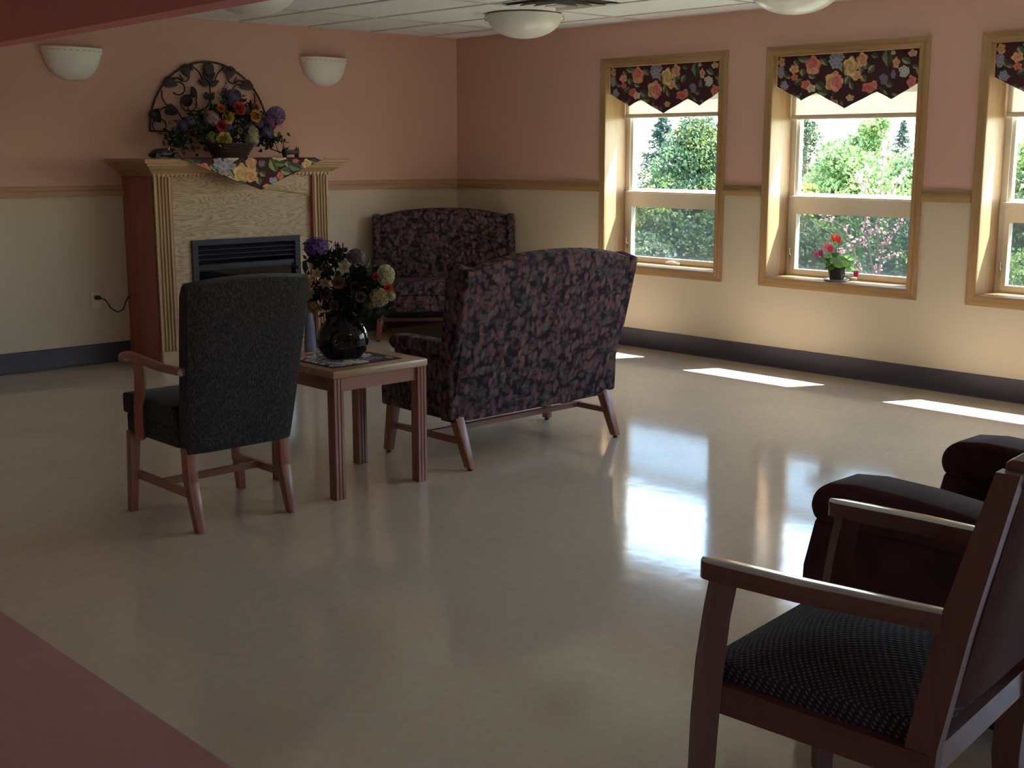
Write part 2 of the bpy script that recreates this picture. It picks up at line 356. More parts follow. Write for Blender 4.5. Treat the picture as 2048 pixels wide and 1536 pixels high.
def put(name, me, parent=None):
    o = bpy.data.objects.new(name, me); COL.objects.link(o)
    if parent is not None: o.parent = parent
    return o
def tag(o, label=None, cat=None, group=None, kind=None):
    if label: o['label'] = label
    if cat: o['category'] = cat
    if group: o['group'] = group
    if kind: o['kind'] = kind
    return o
def empty(name, loc=(0, 0, 0), rz=0.0):
    o = bpy.data.objects.new(name, None); COL.objects.link(o); o.location = loc; o.rotation_euler = (0, 0, rz); o.empty_display_size = 0.1
    return o
def thing(name, label, cat, loc=(0, 0, 0), rz=0.0, group=None):
    return tag(empty(name, loc, rz), label, cat, group)
def struct(o): o['kind'] = 'structure'; return o
def copy_tree(o, parent=None):
    c = o.copy(); COL.objects.link(c); c.parent = parent
    for ch in list(o.children): copy_tree(ch, c)
    return c
def setcol(me, cols):
    a = me.color_attributes.new('Col', 'FLOAT_COLOR', 'POINT')
    arr = np.ones((len(me.vertices), 4), np.float32); arr[:, :3] = cols; a.data.foreach_set('color', arr.ravel())
def quad_mesh(name, V, cols, mat):
    """V: (n,4,3) corner points of n small leaf faces, cols: (n,3)"""
    n = len(V); me = bpy.data.meshes.new(name)
    me.vertices.add(4 * n); me.vertices.foreach_set('co', np.asarray(V, np.float32).ravel())
    me.loops.add(4 * n); me.loops.foreach_set('vertex_index', np.arange(4 * n, dtype=np.int32))
    me.polygons.add(n); me.polygons.foreach_set('loop_start', np.arange(0, 4 * n, 4, dtype=np.int32))
    me.update(calc_edges=True); me.validate()
    setcol(me, np.repeat(np.asarray(cols), 4, axis=0)); me.materials.append(M[mat]); return me
def leaves(P, size, aspect=0.55, dirs=None, jit=1.0, seed=0):
    """leaf quads (diamonds) at points P; dirs = preferred long axis"""
    r = np.random.default_rng(seed); n = len(P)
    d = r.normal(size=(n, 3)) * jit
    if dirs is not None: d = d + dirs
    d /= np.linalg.norm(d, axis=1)[:, None]
    q = r.normal(size=(n, 3)); q -= (q * d).sum(1)[:, None] * d; q /= np.linalg.norm(q, axis=1)[:, None]
    s = size * r.uniform(0.6, 1.3, n)[:, None]
    nn = np.cross(d, q) * s * 0.12
    return np.stack([P - d * s * .5, P + q * s * aspect * .5 + nn, P + d * s * .5, P - q * s * aspect * .5 + nn], 1)

# ================================================================ STRUCTURE
X0, Y0 = -1.6, -4.0                                     # hall side and rear ends of the space
XH, HB = 2.93, 2.135                                     # header over the opening between hall and lounge
struct(MB().box(1.46, XW + 0.3, Y0, YB + 0.2, -0.15, 0).build('floor', 'floor', ang=0))
struct(MB().box(X0 - 0.2, 1.46, Y0, YB + 0.2, -0.15, 0).build('floor_hall', 'hall', ang=0))
struct(MB().box(X0 - 0.2, XW + 0.32, YB, YB + 0.2, 0, H + 0.2).build('wall_back', 'wall', ang=0))
struct(MB().box(X0 - 0.2, X0, Y0, YB, 0, H + 0.2).build('wall_left', 'wall', ang=0))
mb = MB(); fo = [(0.4, 1.3)]                              # unseen hall window, added behind the camera to brighten the hall side
mb.box(X0 - 0.2, XW + 0.32, Y0 - 0.2, Y0, 0, 0.7).box(X0 - 0.2, XW + 0.32, Y0 - 0.2, Y0, 2.15, H + 0.2)
for a, b in ((X0 - 0.2, fo[0][0]), (fo[0][1], XW + 0.32)): mb.box(a, b, Y0 - 0.2, Y0, 0.7, 2.15)
struct(mb.build('wall_front', 'wall', ang=0))
for k, (a, b) in enumerate(fo):
    r = struct(empty('window_%d' % (k + 7)))  # added window, out of view, put in for its daylight
    MB().box(a, b, Y0 - 0.12, Y0 - 0.112, 0.7, 2.15).build('pane', 'glass', r, ang=0)
    f = MB()
    for x in (a, (a + b) / 2 - 0.025, b - 0.05): f.box(x, x + 0.05, Y0 - 0.15, Y0 - 0.08, 0.7, 2.15)
    f.box(a, b, Y0 - 0.15, Y0 - 0.08, 0.7, 0.75).box(a, b, Y0 - 0.15, Y0 - 0.08, 2.1, 2.15).build('window_frame', 'vinyl', r, ang=0)
    pd = bpy.data.lights.new('window_sky_portal', 'AREA'); pd.shape = 'RECTANGLE'; pd.size = b - a; pd.size_y = 1.45; pd.cycles.is_portal = True
    po = bpy.data.objects.new('window_sky_portal', pd); COL.objects.link(po); po.location = ((a + b) / 2, Y0 - 0.22, 1.425); po.rotation_euler = (PI / 2, 0, 0)
mb = MB(); oy, oz0, oz1 = WH + 0.015, WZ0 - 0.015, WZ1 + 0.015
mb.box(XW, XW + 0.31, Y0, YB, 0, oz0); mb.box(XW, XW + 0.31, Y0, YB, oz1, H + 0.2)
ys = [Y0] + sum([[y - oy, y + oy] for y in sorted(WIN_Y)], []) + [YB]
for a, b in zip(ys[0::2], ys[1::2]): mb.box(XW, XW + 0.31, a, b, oz0, oz1)
struct(mb.build('wall_right', 'wall', ang=0))
hx = lambda y: XH + 0.040 * (y - 5.0)                   # the header runs slightly askew to the grid
struct(MB().prism([(hx(Y0), Y0), (hx(Y0) + 0.14, Y0), (hx(YB) + 0.14, YB), (hx(YB), YB)], 'z', HB, H + 0.01).build('wall_header', 'header', ang=0))

# ceiling: one structure with grid and individual tiles
ce = struct(empty('ceiling', (0, 0, H)))
MB().box(X0, XW + 0.3, Y0, YB, 0.012, 0.2).build('ceiling_deck', 'ceil', ce, ang=0)
xs = [XH + 0.14, 3.33, 3.94, 4.55, 5.16, 5.77, 6.38, 6.99, XW]
ysC = [Y0] + [6.35 - 1.22 * k for k in range(8, -1, -1)] + [7.57, YB]
g = MB()
for x in xs[1:-1]: g.box(x - 0.012, x + 0.012, Y0, YB, -0.002, 0.013)
for y in ysC[1:-1]: g.box(XH + 0.14, XW, y - 0.012, y + 0.012, -0.0015, 0.0128)
g.box(XW - 0.02, XW, Y0, YB, -0.002, 0.012); g.box(XH + 0.14, XW, YB - 0.02, YB, -0.002, 0.012)
g.build('ceiling_grid', 'grid', ce, ang=0)
tiles = {}
for i in range(len(xs) - 1):
    for j in range(len(ysC) - 1):
        x0, x1, y0, y1 = xs[i] + 0.015, xs[i + 1] - 0.015, ysC[j] + 0.015, ysC[j + 1] - 0.015
        if abs(xs[i] - 5.77) < 0.01 and abs(ysC[j + 1] - 6.35) < 0.01: y1 = 6.35 - 0.61 - 0.015      # diffuser takes the other half
        k = (round(x1 - x0, 3), round(y1 - y0, 3))
        if k not in tiles: tiles[k] = MB().rbox(-k[0] / 2, k[0] / 2, -k[1] / 2, k[1] / 2, 0.003, 0.018, 0.004, 1).mesh('ceiling_tile', 'ceil')
        put('ceiling_tile', tiles[k], ce).location = ((x0 + x1) / 2, (y0 + y1) / 2, 0)

# cove baseboards
def baseboard(name, poly_axis, a0, a1, at, sgn):
    prof = [(0, 0), (-0.014, 0), (-0.008, 0.008), (-0.005, 0.02), (-0.005, 0.140), (-0.002, 0.143), (0, 0.143)]
    p = [(at + u, w) for u, w in prof]
    return struct(MB().prism(p, poly_axis, a0, a1).build(name, 'base'))
baseboard('baseboard_right', 'y', Y0, YB, XW, 1)
baseboard('baseboard_back', 'x', X0, 4.145, YB, 1)
baseboard('baseboard_back_corner', 'x', 5.60, XW, YB, 1)
# chair rails (bevelled oak strips)
def rail(name, axis, a0, a1, at):
    prof = [(0, 1.187), (-0.020, 1.187), (-0.022, 1.192), (-0.022, 1.222), (-0.010, 1.236), (-0.008, 1.258), (-0.005, 1.262), (0, 1.262)]
    o = MB().prism([(at + u, w) for u, w in prof], axis, a0, a1).build(name, 'rail' if axis == 'x' else 'oak_h')
    return struct(o)
k = 1
for a, b in ((X0, 4.15), (5.59, XW)): rail('trim_%d' % k, 'x', a, b, YB); k += 1
cs = 0.067
ysr = [Y0] + sum([[y - WH - cs, y + WH + cs] for y in sorted(WIN_Y)], []) + [YB]
for a, b in zip(ysr[0::2], ysr[1::2]): rail('trim_%d' % k, 'y', a, b, XW); k += 1

# windows: casing, jambs, vinyl frame, fixed upper light, awning sash with screen below
def make_window(name):
    r = struct(empty(name))
    yi, yo, z0, z1 = WH, WH + cs, WZ0, WZ1; zo0, zo1 = WZ0 - cs, WZ1 + cs
    def casing(pts, nm, mt):
        m_ = MB().prism(pts, 'x', XW - 0.014, XW, 0.003)
        q = [((a[0] * 0.42 + b[0] * 0.58), (a[1] * 0.42 + b[1] * 0.58)) for a, b in ((pts[0], pts[3]), (pts[1], pts[2]))]
        m_.prism([q[0], q[1], pts[2], pts[3]], 'x', XW - 0.021, XW - 0.013, 0.003)
        m_.build(nm, mt, r)
    casing([(-yo, zo1), (yo, zo1), (yi, z1), (-yi, z1)], 'casing', 'oak_h')
    casing([(yo, zo0), (-yo, zo0), (-yi, z0), (yi, z0)], 'casing', 'oak_h')
    casing([(yo, zo1), (yo, zo0), (yi, z0), (yi, z1)], 'casing', 'oak')
    casing([(-yo, zo0), (-yo, zo1), (-yi, z1), (-yi, z0)], 'casing', 'oak')
    for s in (-1, 1): MB().box(XW - 0.002, XG - 0.02, s * yi - (0.0 if s > 0 else 0.015), s * yi + (0.015 if s > 0 else 0), z0, z1).build('jamb', 'oak', r, ang=0)
    MB().box(XW - 0.002, XG - 0.02, -yi, yi, z1, z1 + 0.015).build('head_jamb', 'oak_h', r, ang=0)
    MB().box(XW - 0.002, XG - 0.02, -yi, yi, z0 - 0.015, z0).build('sill', 'oak_h', r, ang=0)
    def ring(nm, ya, za, zb, w, xa, xb, mt='vinyl'):
        m_ = MB().box(xa, xb, -ya, -ya + w, za, zb).box(xa, xb, ya - w, ya, za, zb).box(xa, xb, -ya + w, ya - w, za, za + w).box(xa, xb, -ya + w, ya - w, zb - w, zb)
        return m_.build(nm, mt, r, ang=0)
    ring('window_frame', WH + 0.012, WZ0 - 0.012, WZ1 + 0.012, 0.052, XG - 0.022, XG + 0.055)
    ring('glazing_stop', WH - 0.038, 1.185, WZ1 - 0.038, 0.024, XG - 0.010, XG + 0.03)
    MB().box(XG - 0.03, XG + 0.05, -WH + 0.04, WH - 0.04, 1.098, 1.186).rbox(XG - 0.042, XG - 0.02, -WH + 0.02, WH - 0.02, 1.176, 1.192, 0.004, 1).build('transom_bar', 'vinyl', r)
    ring('awning_sash', WH - 0.036, WZ0 + 0.012, 1.10, 0.034, XG - 0.028, XG + 0.02)
    MB().box(XG + 0.004, XG + 0.010, -WH + 0.05, WH - 0.05, 1.20, WZ1 - 0.05).build('pane', 'glass', r, ang=0)
    MB().box(XG + 0.012, XG + 0.018, -WH + 0.06, WH - 0.06, 0.67, 1.08).build('pane', 'glass', r, ang=0)
    MB().add([(XG - 0.005, -WH + 0.066, 0.672), (XG - 0.005, WH - 0.066, 0.672), (XG - 0.005, WH - 0.066, 1.072), (XG - 0.005, -WH + 0.066, 1.072)], [(0, 1, 2, 3)]).build('insect_screen', 'screen', r, ang=0)
    c = MB().rbox(XG - 0.048, XG - 0.024, -0.045, 0.045, WZ0 + 0.002, WZ0 + 0.022, 0.006)
    c.tube([(XG - 0.045, 0.0, WZ0 + 0.02), (XG - 0.058, 0.01, WZ0 + 0.026), (XG - 0.056, 0.06, WZ0 + 0.022), (XG - 0.05, 0.085, WZ0 + 0.018)], 0.007)
    c.build('crank_handle', 'opal', r)
    MB().rbox(XG - 0.034, XG - 0.02, WH - 0.05, WH - 0.028, 0.73, 0.80, 0.004).tube([(XG - 0.036, WH - 0.04, 0.775), (XG - 0.05, WH - 0.04, 0.79), (XG - 0.052, WH - 0.04, 0.825)], 0.006).build('sash_lock', 'metal', r)
    return r
w0 = make_window('window_1'); wins = [w0] + [copy_tree(w0) for _ in WIN_Y[1:]]
for i, (w, y) in enumerate(zip(wins, WIN_Y)): w.name = 'window_%d' % (i + 1); w.location = (0, y, 0)
# outdoors ground
struct(MB().box(XW + 0.6, 160, -90, 130, -3.4, -3.2).build('ground', 'grass', ang=0))
struct(MB().box(XW + 0.02, XW + 0.3, -6, YB + 0.4, -3.3, -0.15).build('wall_outside_foundation', 'outside', ang=0))

# ================================================================ FIREPLACE MANTEL
YF = 8.0                                                # pilaster face
mt = thing('fireplace_mantel', 'oak fireplace mantel with fluted pilasters, dentil crown and wide plain face panel', 'fireplace', (4.87, YB, 0))
ox, oyy = 4.87, YB                                      # local = world - (ox, oyy)
def L(x): return x - ox
yw, yf = -0.001, YF - oyy                               # wall side / front, local
bx0, bx1 = L(4.15), L(5.59)
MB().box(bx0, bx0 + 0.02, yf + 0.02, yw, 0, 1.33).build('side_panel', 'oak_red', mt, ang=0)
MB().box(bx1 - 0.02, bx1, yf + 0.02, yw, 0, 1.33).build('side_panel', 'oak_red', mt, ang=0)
# fluted pilasters (prisms with four cut grooves)
def pilaster(x0, x1):
    w = x1 - x0; n = 4; gw = 0.009; pts = [(x0, yf + 0.03), (x0, yf)]
    for i in range(n):
        c = x0 + w * (i + 1) / (n + 1)
        pts += [(c - gw, yf), (c - gw * 0.5, yf + 0.011), (c + gw * 0.5, yf + 0.011), (c + gw, yf)]
    pts += [(x1, yf), (x1, yf + 0.03)]
    return MB().prism(pts, 'z', 0.0, 1.345)
pilaster(bx0, bx0 + 0.125).build('pilaster', 'oak', mt, ang=0.3)
pilaster(bx1 - 0.125, bx1).build('pilaster', 'oak', mt, ang=0.3)
for a, b in ((bx0, bx0 + 0.125), (bx1 - 0.125, bx1)): MB().rbox(a - 0.006, b + 0.006, yf - 0.010, yf + 0.03, 0, 0.11, 0.004, 1).build('plinth_block', 'oak_x', mt)
yp = yf + 0.045                                         # recessed face panel
fx0, fx1, fz1 = L(4.45), L(5.325), 0.865                # firebox opening
fp = MB().box(bx0 + 0.12, fx0, yp, yp + 0.02, 0, 1.33).box(fx1, bx1 - 0.12, yp, yp + 0.02, 0, 1.33).box(fx0, fx1, yp, yp + 0.02, fz1, 1.33)
fp.build('face_panel', 'oak_panel', mt, ang=0)
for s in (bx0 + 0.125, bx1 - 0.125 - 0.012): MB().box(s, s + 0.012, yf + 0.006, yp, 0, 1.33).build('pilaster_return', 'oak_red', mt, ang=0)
# frieze board with a shallow arched lower edge
pts = [(bx0 + 0.13, 1.335)]
for i in range(25):
    u = -1 + 2 * i / 24; pts.append((u * (bx1 - 0.145), 1.165 + 0.060 * (1 - abs(u) ** 2.2)))
pts.append((bx1 - 0.13, 1.335))
MB().prism(pts, 'y', yp - 0.016, yp + 0.002, 0.003).build('arched_frieze', 'oak_panel', mt)
# crown moulding: stepped sweep round three sides
def crown(prof, nm, mat):
    m_ = MB()
    for (o0, z0), (o1, z1) in zip(prof[:-1], prof[1:]):
        lo = [(bx0 - o0, yw), (bx0 - o0, yf - o0), (bx1 + o0, yf - o0), (bx1 + o0, yw)]
        hi = [(bx0 - o1, yw), (bx0 - o1, yf - o1), (bx1 + o1, yf - o1), (bx1 + o1, yw)]
        m_.add([(x, y, z0) for x, y in lo] + [(x, y, z1) for x, y in hi], [(0, 1, 5, 4), (1, 2, 6, 5), (2, 3, 7, 6)])
    o, z = prof[-1]
    m_.add([(bx0 - o, yw, z), (bx0 - o, yf - o, z), (bx1 + o, yf - o, z), (bx1 + o, yw, z)], [(0, 1, 2, 3)])
    o, z = prof[0]
    m_.add([(bx0 - o, yw, z), (bx0 - o, yf - o, z), (bx1 + o, yf - o, z), (bx1 + o, yw, z)], [(3, 2, 1, 0)])
    m_.build(nm, mat, mt, ang=0.5)
crown([(0.008, 1.325), (0.022, 1.330), (0.022, 1.348), (0.030, 1.350), (0.045, 1.365), (0.066, 1.380), (0.074, 1.395), (0.090, 1.398), (0.094, 1.415)], 'crown_moulding', 'oak_x')
crown([(0.104, 1.4155), (0.118, 1.418), (0.122, 1.432), (0.118, 1.446)], 'mantel_shelf', 'oak_x')
dm = MB().box(-0.0095, 0.0095, -0.012, 0.004, -0.011, 0.011).mesh('dentil', 'oak_x', 0)
xx = bx0 - 0.008
while xx < bx1 + 0.01:
    put('dentil', dm, mt).location = (xx, yf - 0.016, 1.335); xx += 0.0335
# gas insert
ins = MB().box(fx0 - 0.015, fx0 + 0.03, yp - 0.018, yp, 0.1, fz1 + 0.01).box(fx1 - 0.03, fx1 + 0.015, yp - 0.018, yp, 0.1, fz1 + 0.01).box(fx0 + 0.03, fx1 - 0.03, yp - 0.018, yp, fz1 - 0.03, fz1 + 0.01).box(fx0 + 0.03, fx1 - 0.03, yp - 0.018, yp, 0.1, 0.15)
fi = ins.build('fire_surround', 'black_metal', mt, ang=0)
MB().box(fx0, fx1, yp + 0.28, yp + 0.29, 0, fz1).box(fx0, fx0 + 0.01, yp, yp + 0.28, 0, fz1).box(fx1 - 0.01, fx1, yp, yp + 0.28, 0, fz1).box(fx0, fx1, yp, yp + 0.28, fz1 - 0.012, fz1 - 0.002).box(fx0, fx1, yp, yp + 0.28, 0.0, 0.1).build('firebox', 'soot', mt, ang=0)
for i in range(3):
    z = fz1 - 0.062 - i * 0.034
    MB().add([(fx0 + 0.03, yp - 0.006, z), (fx1 - 0.03, yp - 0.006, z), (fx1 - 0.03, yp + 0.028, z + 0.026), (fx0 + 0.03, yp + 0.028, z + 0.026), (fx0 + 0.03, yp - 0.006, z - 0.005), (fx1 - 0.03, yp - 0.006, z - 0.005), (fx1 - 0.03, yp + 0.030, z + 0.020), (fx0 + 0.03, yp + 0.030, z + 0.020)],
             [(0, 1, 2, 3), (7, 6, 5, 4), (0, 4, 5, 1), (1, 5, 6, 2), (2, 6, 7, 3), (3, 7, 4, 0)]).build('louvre', 'black_metal', mt, ang=0)
MB().rbox(fx0 + 0.03, fx1 - 0.03, yp - 0.010, yp + 0.02, fz1 - 0.215, fz1 - 0.165, 0.008).build('hood_bar', 'black_metal', mt)
MB().box(fx0 + 0.03, fx1 - 0.03, yp + 0.012, yp + 0.016, 0.15, fz1 - 0.21).build('fire_glass', 'fire_glass', mt, ang=0)
lg = MB()
for a, b, r in (((-0.28, yp + 0.12, 0.15), (0.26, yp + 0.10, 0.17), 0.035), ((-0.2, yp + 0.2, 0.2), (0.24, yp + 0.18, 0.19), 0.032), ((-0.1, yp + 0.1, 0.22), (0.12, yp + 0.2, 0.24), 0.028)):
    lg.tube([a, tuple((p + q) / 2 + 0.01 for p, q in zip(a, b)), b], r, 10)
lg.build('ceramic_logs', 'bark', mt)

# ---------------------------------------------------------------- flat floral print painted on cloth meshes
PAL = dict(ground=(0.052, 0.018, 0.026), peach=(0.62, 0.34, 0.17), yellow=(0.66, 0.46, 0.20), pink=(0.60, 0.20, 0.15), coral=(0.55, 0.16, 0.10),
           cream=(0.70, 0.55, 0.34), blue=(0.33, 0.33, 0.44), white=(0.55, 0.58, 0.58), purple=(0.22, 0.17, 0.28), green=(0.24, 0.29, 0.15), dgreen=(0.145, 0.19, 0.115))
def paint(P, items):
    """P (n,2) cloth points; items (kind, x, y, w, h, colour): roses with petal rings, leaves, flower clusters"""
    C = np.tile(np.array(PAL['ground']), (len(P), 1))
    for it in items:
        kind, cx, cy, w, h, c = it[:6]; rot = it[6] if len(it) > 6 else 0.0
        w *= 1.14; h *= 1.14
        dx = (P[:, 0] - cx); dy = (P[:, 1] - cy)
        u = (dx * math.cos(rot) + dy * math.sin(rot)) / (w / 2); v = (-dx * math.sin(rot) + dy * math.cos(rot)) / (h / 2)
        r = np.hypot(u, v); th = np.arctan2(v, u); col = np.array(PAL[c])
        if kind == 'rose':
            edge = 0.92 + 0.12 * np.cos(5 * th + cx)
            m = r < edge; swirl = 0.5 + 0.5 * np.sin(9 * r + 2.0 * th + cx * 0.1)
            dark = col * np.array([0.62, 0.42, 0.5]); lite = np.minimum(col * np.array([1.12, 1.35, 1.5]), 0.85)
            k = np.clip(0.25 + 0.75 * swirl * np.clip(r * 1.3, 0.25, 1), 0, 1)[:, None]
            cc = dark * (1 - k) + lite * k
            C[m] = cc[m]
        elif kind == 'leaf':
            m = (np.abs(u) < 1) & (np.abs(v) < (1 - np.minimum(np.abs(u), 1) ** 1.7) * (0.95 - 0.15 * np.clip(u, -1, 1)))
            k = np.clip(0.75 + 0.35 * np.sign(v) - 0.8 * np.exp(-(v / 0.12) ** 2), 0.25, 1.3)[:, None]
            C[m] = (col * k)[m]
        elif kind == 'cluster':
            for q in range(7):
                a = q * 0.898 + cx; rr = 0.55 if q else 0.0
                r2 = np.hypot(u - rr * math.cos(a), v - rr * math.sin(a)); t2 = np.arctan2(v - rr * math.sin(a), u - rr * math.cos(a))
                m = r2 < 0.40 + 0.07 * np.cos(5 * t2 + q)
                k = np.clip(0.45 + 1.6 * r2, 0.4, 1.15)[:, None]
                C[m] = (col * k)[m]
    return np.clip(C, 0, 1)
R_, F_, K_ = 'rose', 'leaf', 'cluster'
VAL = [(F_, 540, 240, 110, 70, 'green', 0.3), (F_, 470, 280, 70, 50, 'green', 1.0), (F_, 545, 380, 80, 70, 'green', 1.4), (F_, 770, 270, 100, 60, 'green', 0.8), (F_, 955, 330, 90, 55, 'green', 1.3), (F_, 1415, 240, 160, 95, 'dgreen', 1.5),
       (F_, 1290, 215, 70, 50, 'dgreen', 0.2), (F_, 1265, 350, 95, 62, 'green', 2.2), (F_, 1190, 440, 80, 64, 'green', 0.9), (F_, 1020, 460, 95, 60, 'green', 2.0), (F_, 1068, 515, 85, 45, 'green', 1.2), (F_, 740, 520, 100, 85, 'dgreen', 0.7),
       (F_, 775, 585, 110, 70, 'dgreen', 0.2), (F_, 350, 395, 85, 60, 'dgreen', 1.0), (F_, 390, 425, 55, 40, 'green', 0.2), (F_, 650, 420, 75, 50, 'green', 0.4), (F_, 500, 480, 100, 64, 'dgreen', 2.6), (F_, 450, 612, 60, 44, 'dgreen', 0.5), (F_, 500, 640, 50, 34, 'white', 0.5),
       (F_, 1440, 500, 80, 58, 'dgreen', 0.2), (F_, 1600, 270, 90, 60, 'green', 0.6), (F_, 1722, 370, 80, 44, 'green', 1.4), (F_, 1500, 598, 60, 30, 'green', 0.1), (F_, 970, 690, 60, 40, 'dgreen', 1.0), (F_, 1160, 345, 85, 55, 'green', 1.5), (F_, 585, 225, 70, 45, 'dgreen', 0.1),
       (F_, 1385, 560, 30, 120, 'dgreen', -0.8), (F_, 540, 590, 24, 90, 'dgreen', 0.6), (F_, 875, 620, 22, 100, 'dgreen', 0.3), (F_, 1210, 320, 60, 60, 'dgreen', 0.9), (F_, 1690, 330, 60, 40, 'green', 0.4),
       (K_, 905, 255, 150, 170, 'blue'), (K_, 300, 370, 70, 130, 'blue'), (K_, 345, 515, 90, 90, 'blue'), (K_, 1385, 450, 74, 100, 'purple'), (K_, 1580, 375, 100, 105, 'white'), (K_, 1478, 405, 44, 90, 'purple'),
       (R_, 305, 268, 70, 95, 'peach'), (R_, 450, 345, 90, 85, 'peach'), (R_, 455, 430, 66, 66, 'coral'), (R_, 655, 305, 155, 175, 'pink'), (R_, 660, 365, 110, 60, 'peach'), (R_, 880, 475, 165, 190, 'peach'), (R_, 915, 480, 90, 160, 'pink'),
       (R_, 1110, 410, 110, 95, 'peach'), (R_, 1050, 325, 145, 190, 'yellow'), (R_, 1165, 255, 100, 130, 'peach'), (R_, 590, 508, 120, 90, 'coral'), (R_, 650, 545, 85, 80, 'cream'), (R_, 1250, 535, 140, 100, 'coral'), (R_, 1305, 500, 50, 70, 'pink'),
       (R_, 1655, 198, 85, 62, 'yellow'), (R_, 1503, 290, 66, 100, 'peach'), (R_, 1662, 478, 95, 115, 'pink'), (R_, 1058, 640, 80, 62, 'yellow'), (R_, 890, 690, 80, 62, 'pink'), (R_, 1470, 190, 50, 40, 'cream')]
def make_valance_mesh():
    # outline in metres: u along the window (+y side = left in the photo), drop below the head
    brk = [(0.0, 0.195), (0.183, 0.292), (0.297, 0.247), (0.497, 0.352), (0.722, 0.253), (0.815, 0.304), (1.0, 0.205)]
    nu, nv = 240, 84; us = np.linspace(0, 1, nu + 1)
    drop = np.interp(us, [b[0] for b in brk], [b[1] for b in brk])
    vs = []; P = []
    for j in range(nv + 1):
        for i, u in enumerate(us):
            d = drop[i] * j / nv
            y = WH - 0.008 - u * (2 * WH - 0.016)
            x = XW + 0.022 + 0.006 * math.sin(u * 17) * (j / nv) + 0.004 * math.sin(u * 41 + 1)
            vs.append((x, y, WZ1 - 0.003 - d)); P.append((265 + u * 1475, 215 - u * 65 + d * 1600))
    fs = [(j * (nu + 1) + i, (j + 1) * (nu + 1) + i, (j + 1) * (nu + 1) + i + 1, j * (nu + 1) + i + 1) for j in range(nv) for i in range(nu)]
    m_ = MB().add(vs, fs); me = m_.mesh('valance', 'print', 1.2)
    P = np.array(P); P[:, 1] = P[:, 1]
    setcol(me, paint(P, VAL)); return me
vme = make_valance_mesh()
vlab = ['dark floral valance in the window nearest the corner', 'dark floral valance in the window with the potted plant', 'dark floral valance cut off by the right edge of the photo']
slab = ['cream roller shade pulled part way down, window nearest the corner', 'cream roller shade pulled part way down above the potted plant', 'cream roller shade in the window cut off at right']
sz = [1.750, 1.712, 1.70]
for i in range(3):
    o = put('window_valance', vme); o.location = (0, WIN_Y[i], 0); tag(o, vlab[i], 'valance', 'floral window valances')
    md = o.modifiers.new('cloth_thickness', 'SOLIDIFY'); md.thickness = 0.004
    r = thing('roller_shade', slab[i], 'window shade', (XG - 0.045, WIN_Y[i], sz[i]), group='roller shades')
    MB().box(-0.001, 0.001, -WH + 0.012, WH - 0.012, 0.02, WZ1 - 0.03 - sz[i]).build('shade_cloth', 'shade', r, ang=0)
    MB().rbox(-0.009, 0.009, -WH + 0.012, WH - 0.012, 0, 0.032, 0.006).build('hem_bar', 'vinyl', r)
    MB().tube([(0, -WH + 0.01, WZ1 - 0.045 - sz[i]), (0, WH - 0.01, WZ1 - 0.045 - sz[i])], 0.022, 12).build('roller_tube', 'shade', r)
# other windows have their shades too (beyond the frame the room goes on)

# mantel scarf: floral cloth laid over the shelf with a pointed front drop
SC = [(K_, 790, 1120, 200, 190, 'blue'), (K_, 1255, 1270, 80, 70, 'blue'), (K_, 1150, 1100, 70, 60, 'purple'), (K_, 1550, 1140, 70, 60, 'purple'),
      (F_, 465, 1085, 130, 72, 'green', 0.1), (F_, 680, 1130, 60, 40, 'green', 0.8), (F_, 720, 1185, 80, 44, 'dgreen', 1.3), (F_, 870, 1195, 90, 70, 'green', 1.0), (F_, 1110, 1275, 75, 58, 'green', 1.4), (F_, 1150, 1205, 65, 50, 'green', 0.7), (F_, 965, 1295, 66, 50, 'green', 0.4),
      (F_, 1265, 1120, 130, 90, 'green', 1.2), (F_, 1335, 1095, 110, 72, 'dgreen', 0.1), (F_, 1390, 1180, 110, 75, 'green', 0.3), (F_, 1480, 1130, 130, 95, 'dgreen', 0.4), (F_, 1410, 1110, 70, 50, 'green', 1.3), (F_, 1680, 1080, 70, 44, 'dgreen', 0.3), (F_, 550, 1090, 60, 40, 'dgreen', 0.2), (F_, 1090, 1170, 70, 50, 'dgreen', 0.8),
      (R_, 590, 1140, 120, 90, 'pink'), (R_, 640, 1180, 60, 50, 'cream'), (R_, 950, 1190, 140, 170, 'yellow'), (R_, 1045, 1105, 95, 150, 'peach'), (R_, 1040, 1225, 120, 110, 'peach'), (R_, 830, 1255, 100, 60, 'cream'), (R_, 1605, 1110, 95, 95, 'yellow'), (R_, 1330, 1048, 130, 40, 'cream'),
      (R_, 1330, 1225, 66, 80, 'coral'), (R_, 1190, 1330, 80, 44, 'peach'), (R_, 1490, 1075, 60, 36, 'coral'), (R_, 1750, 1048, 80, 30, 'yellow'), (R_, 880, 1050, 90, 34, 'cream')]
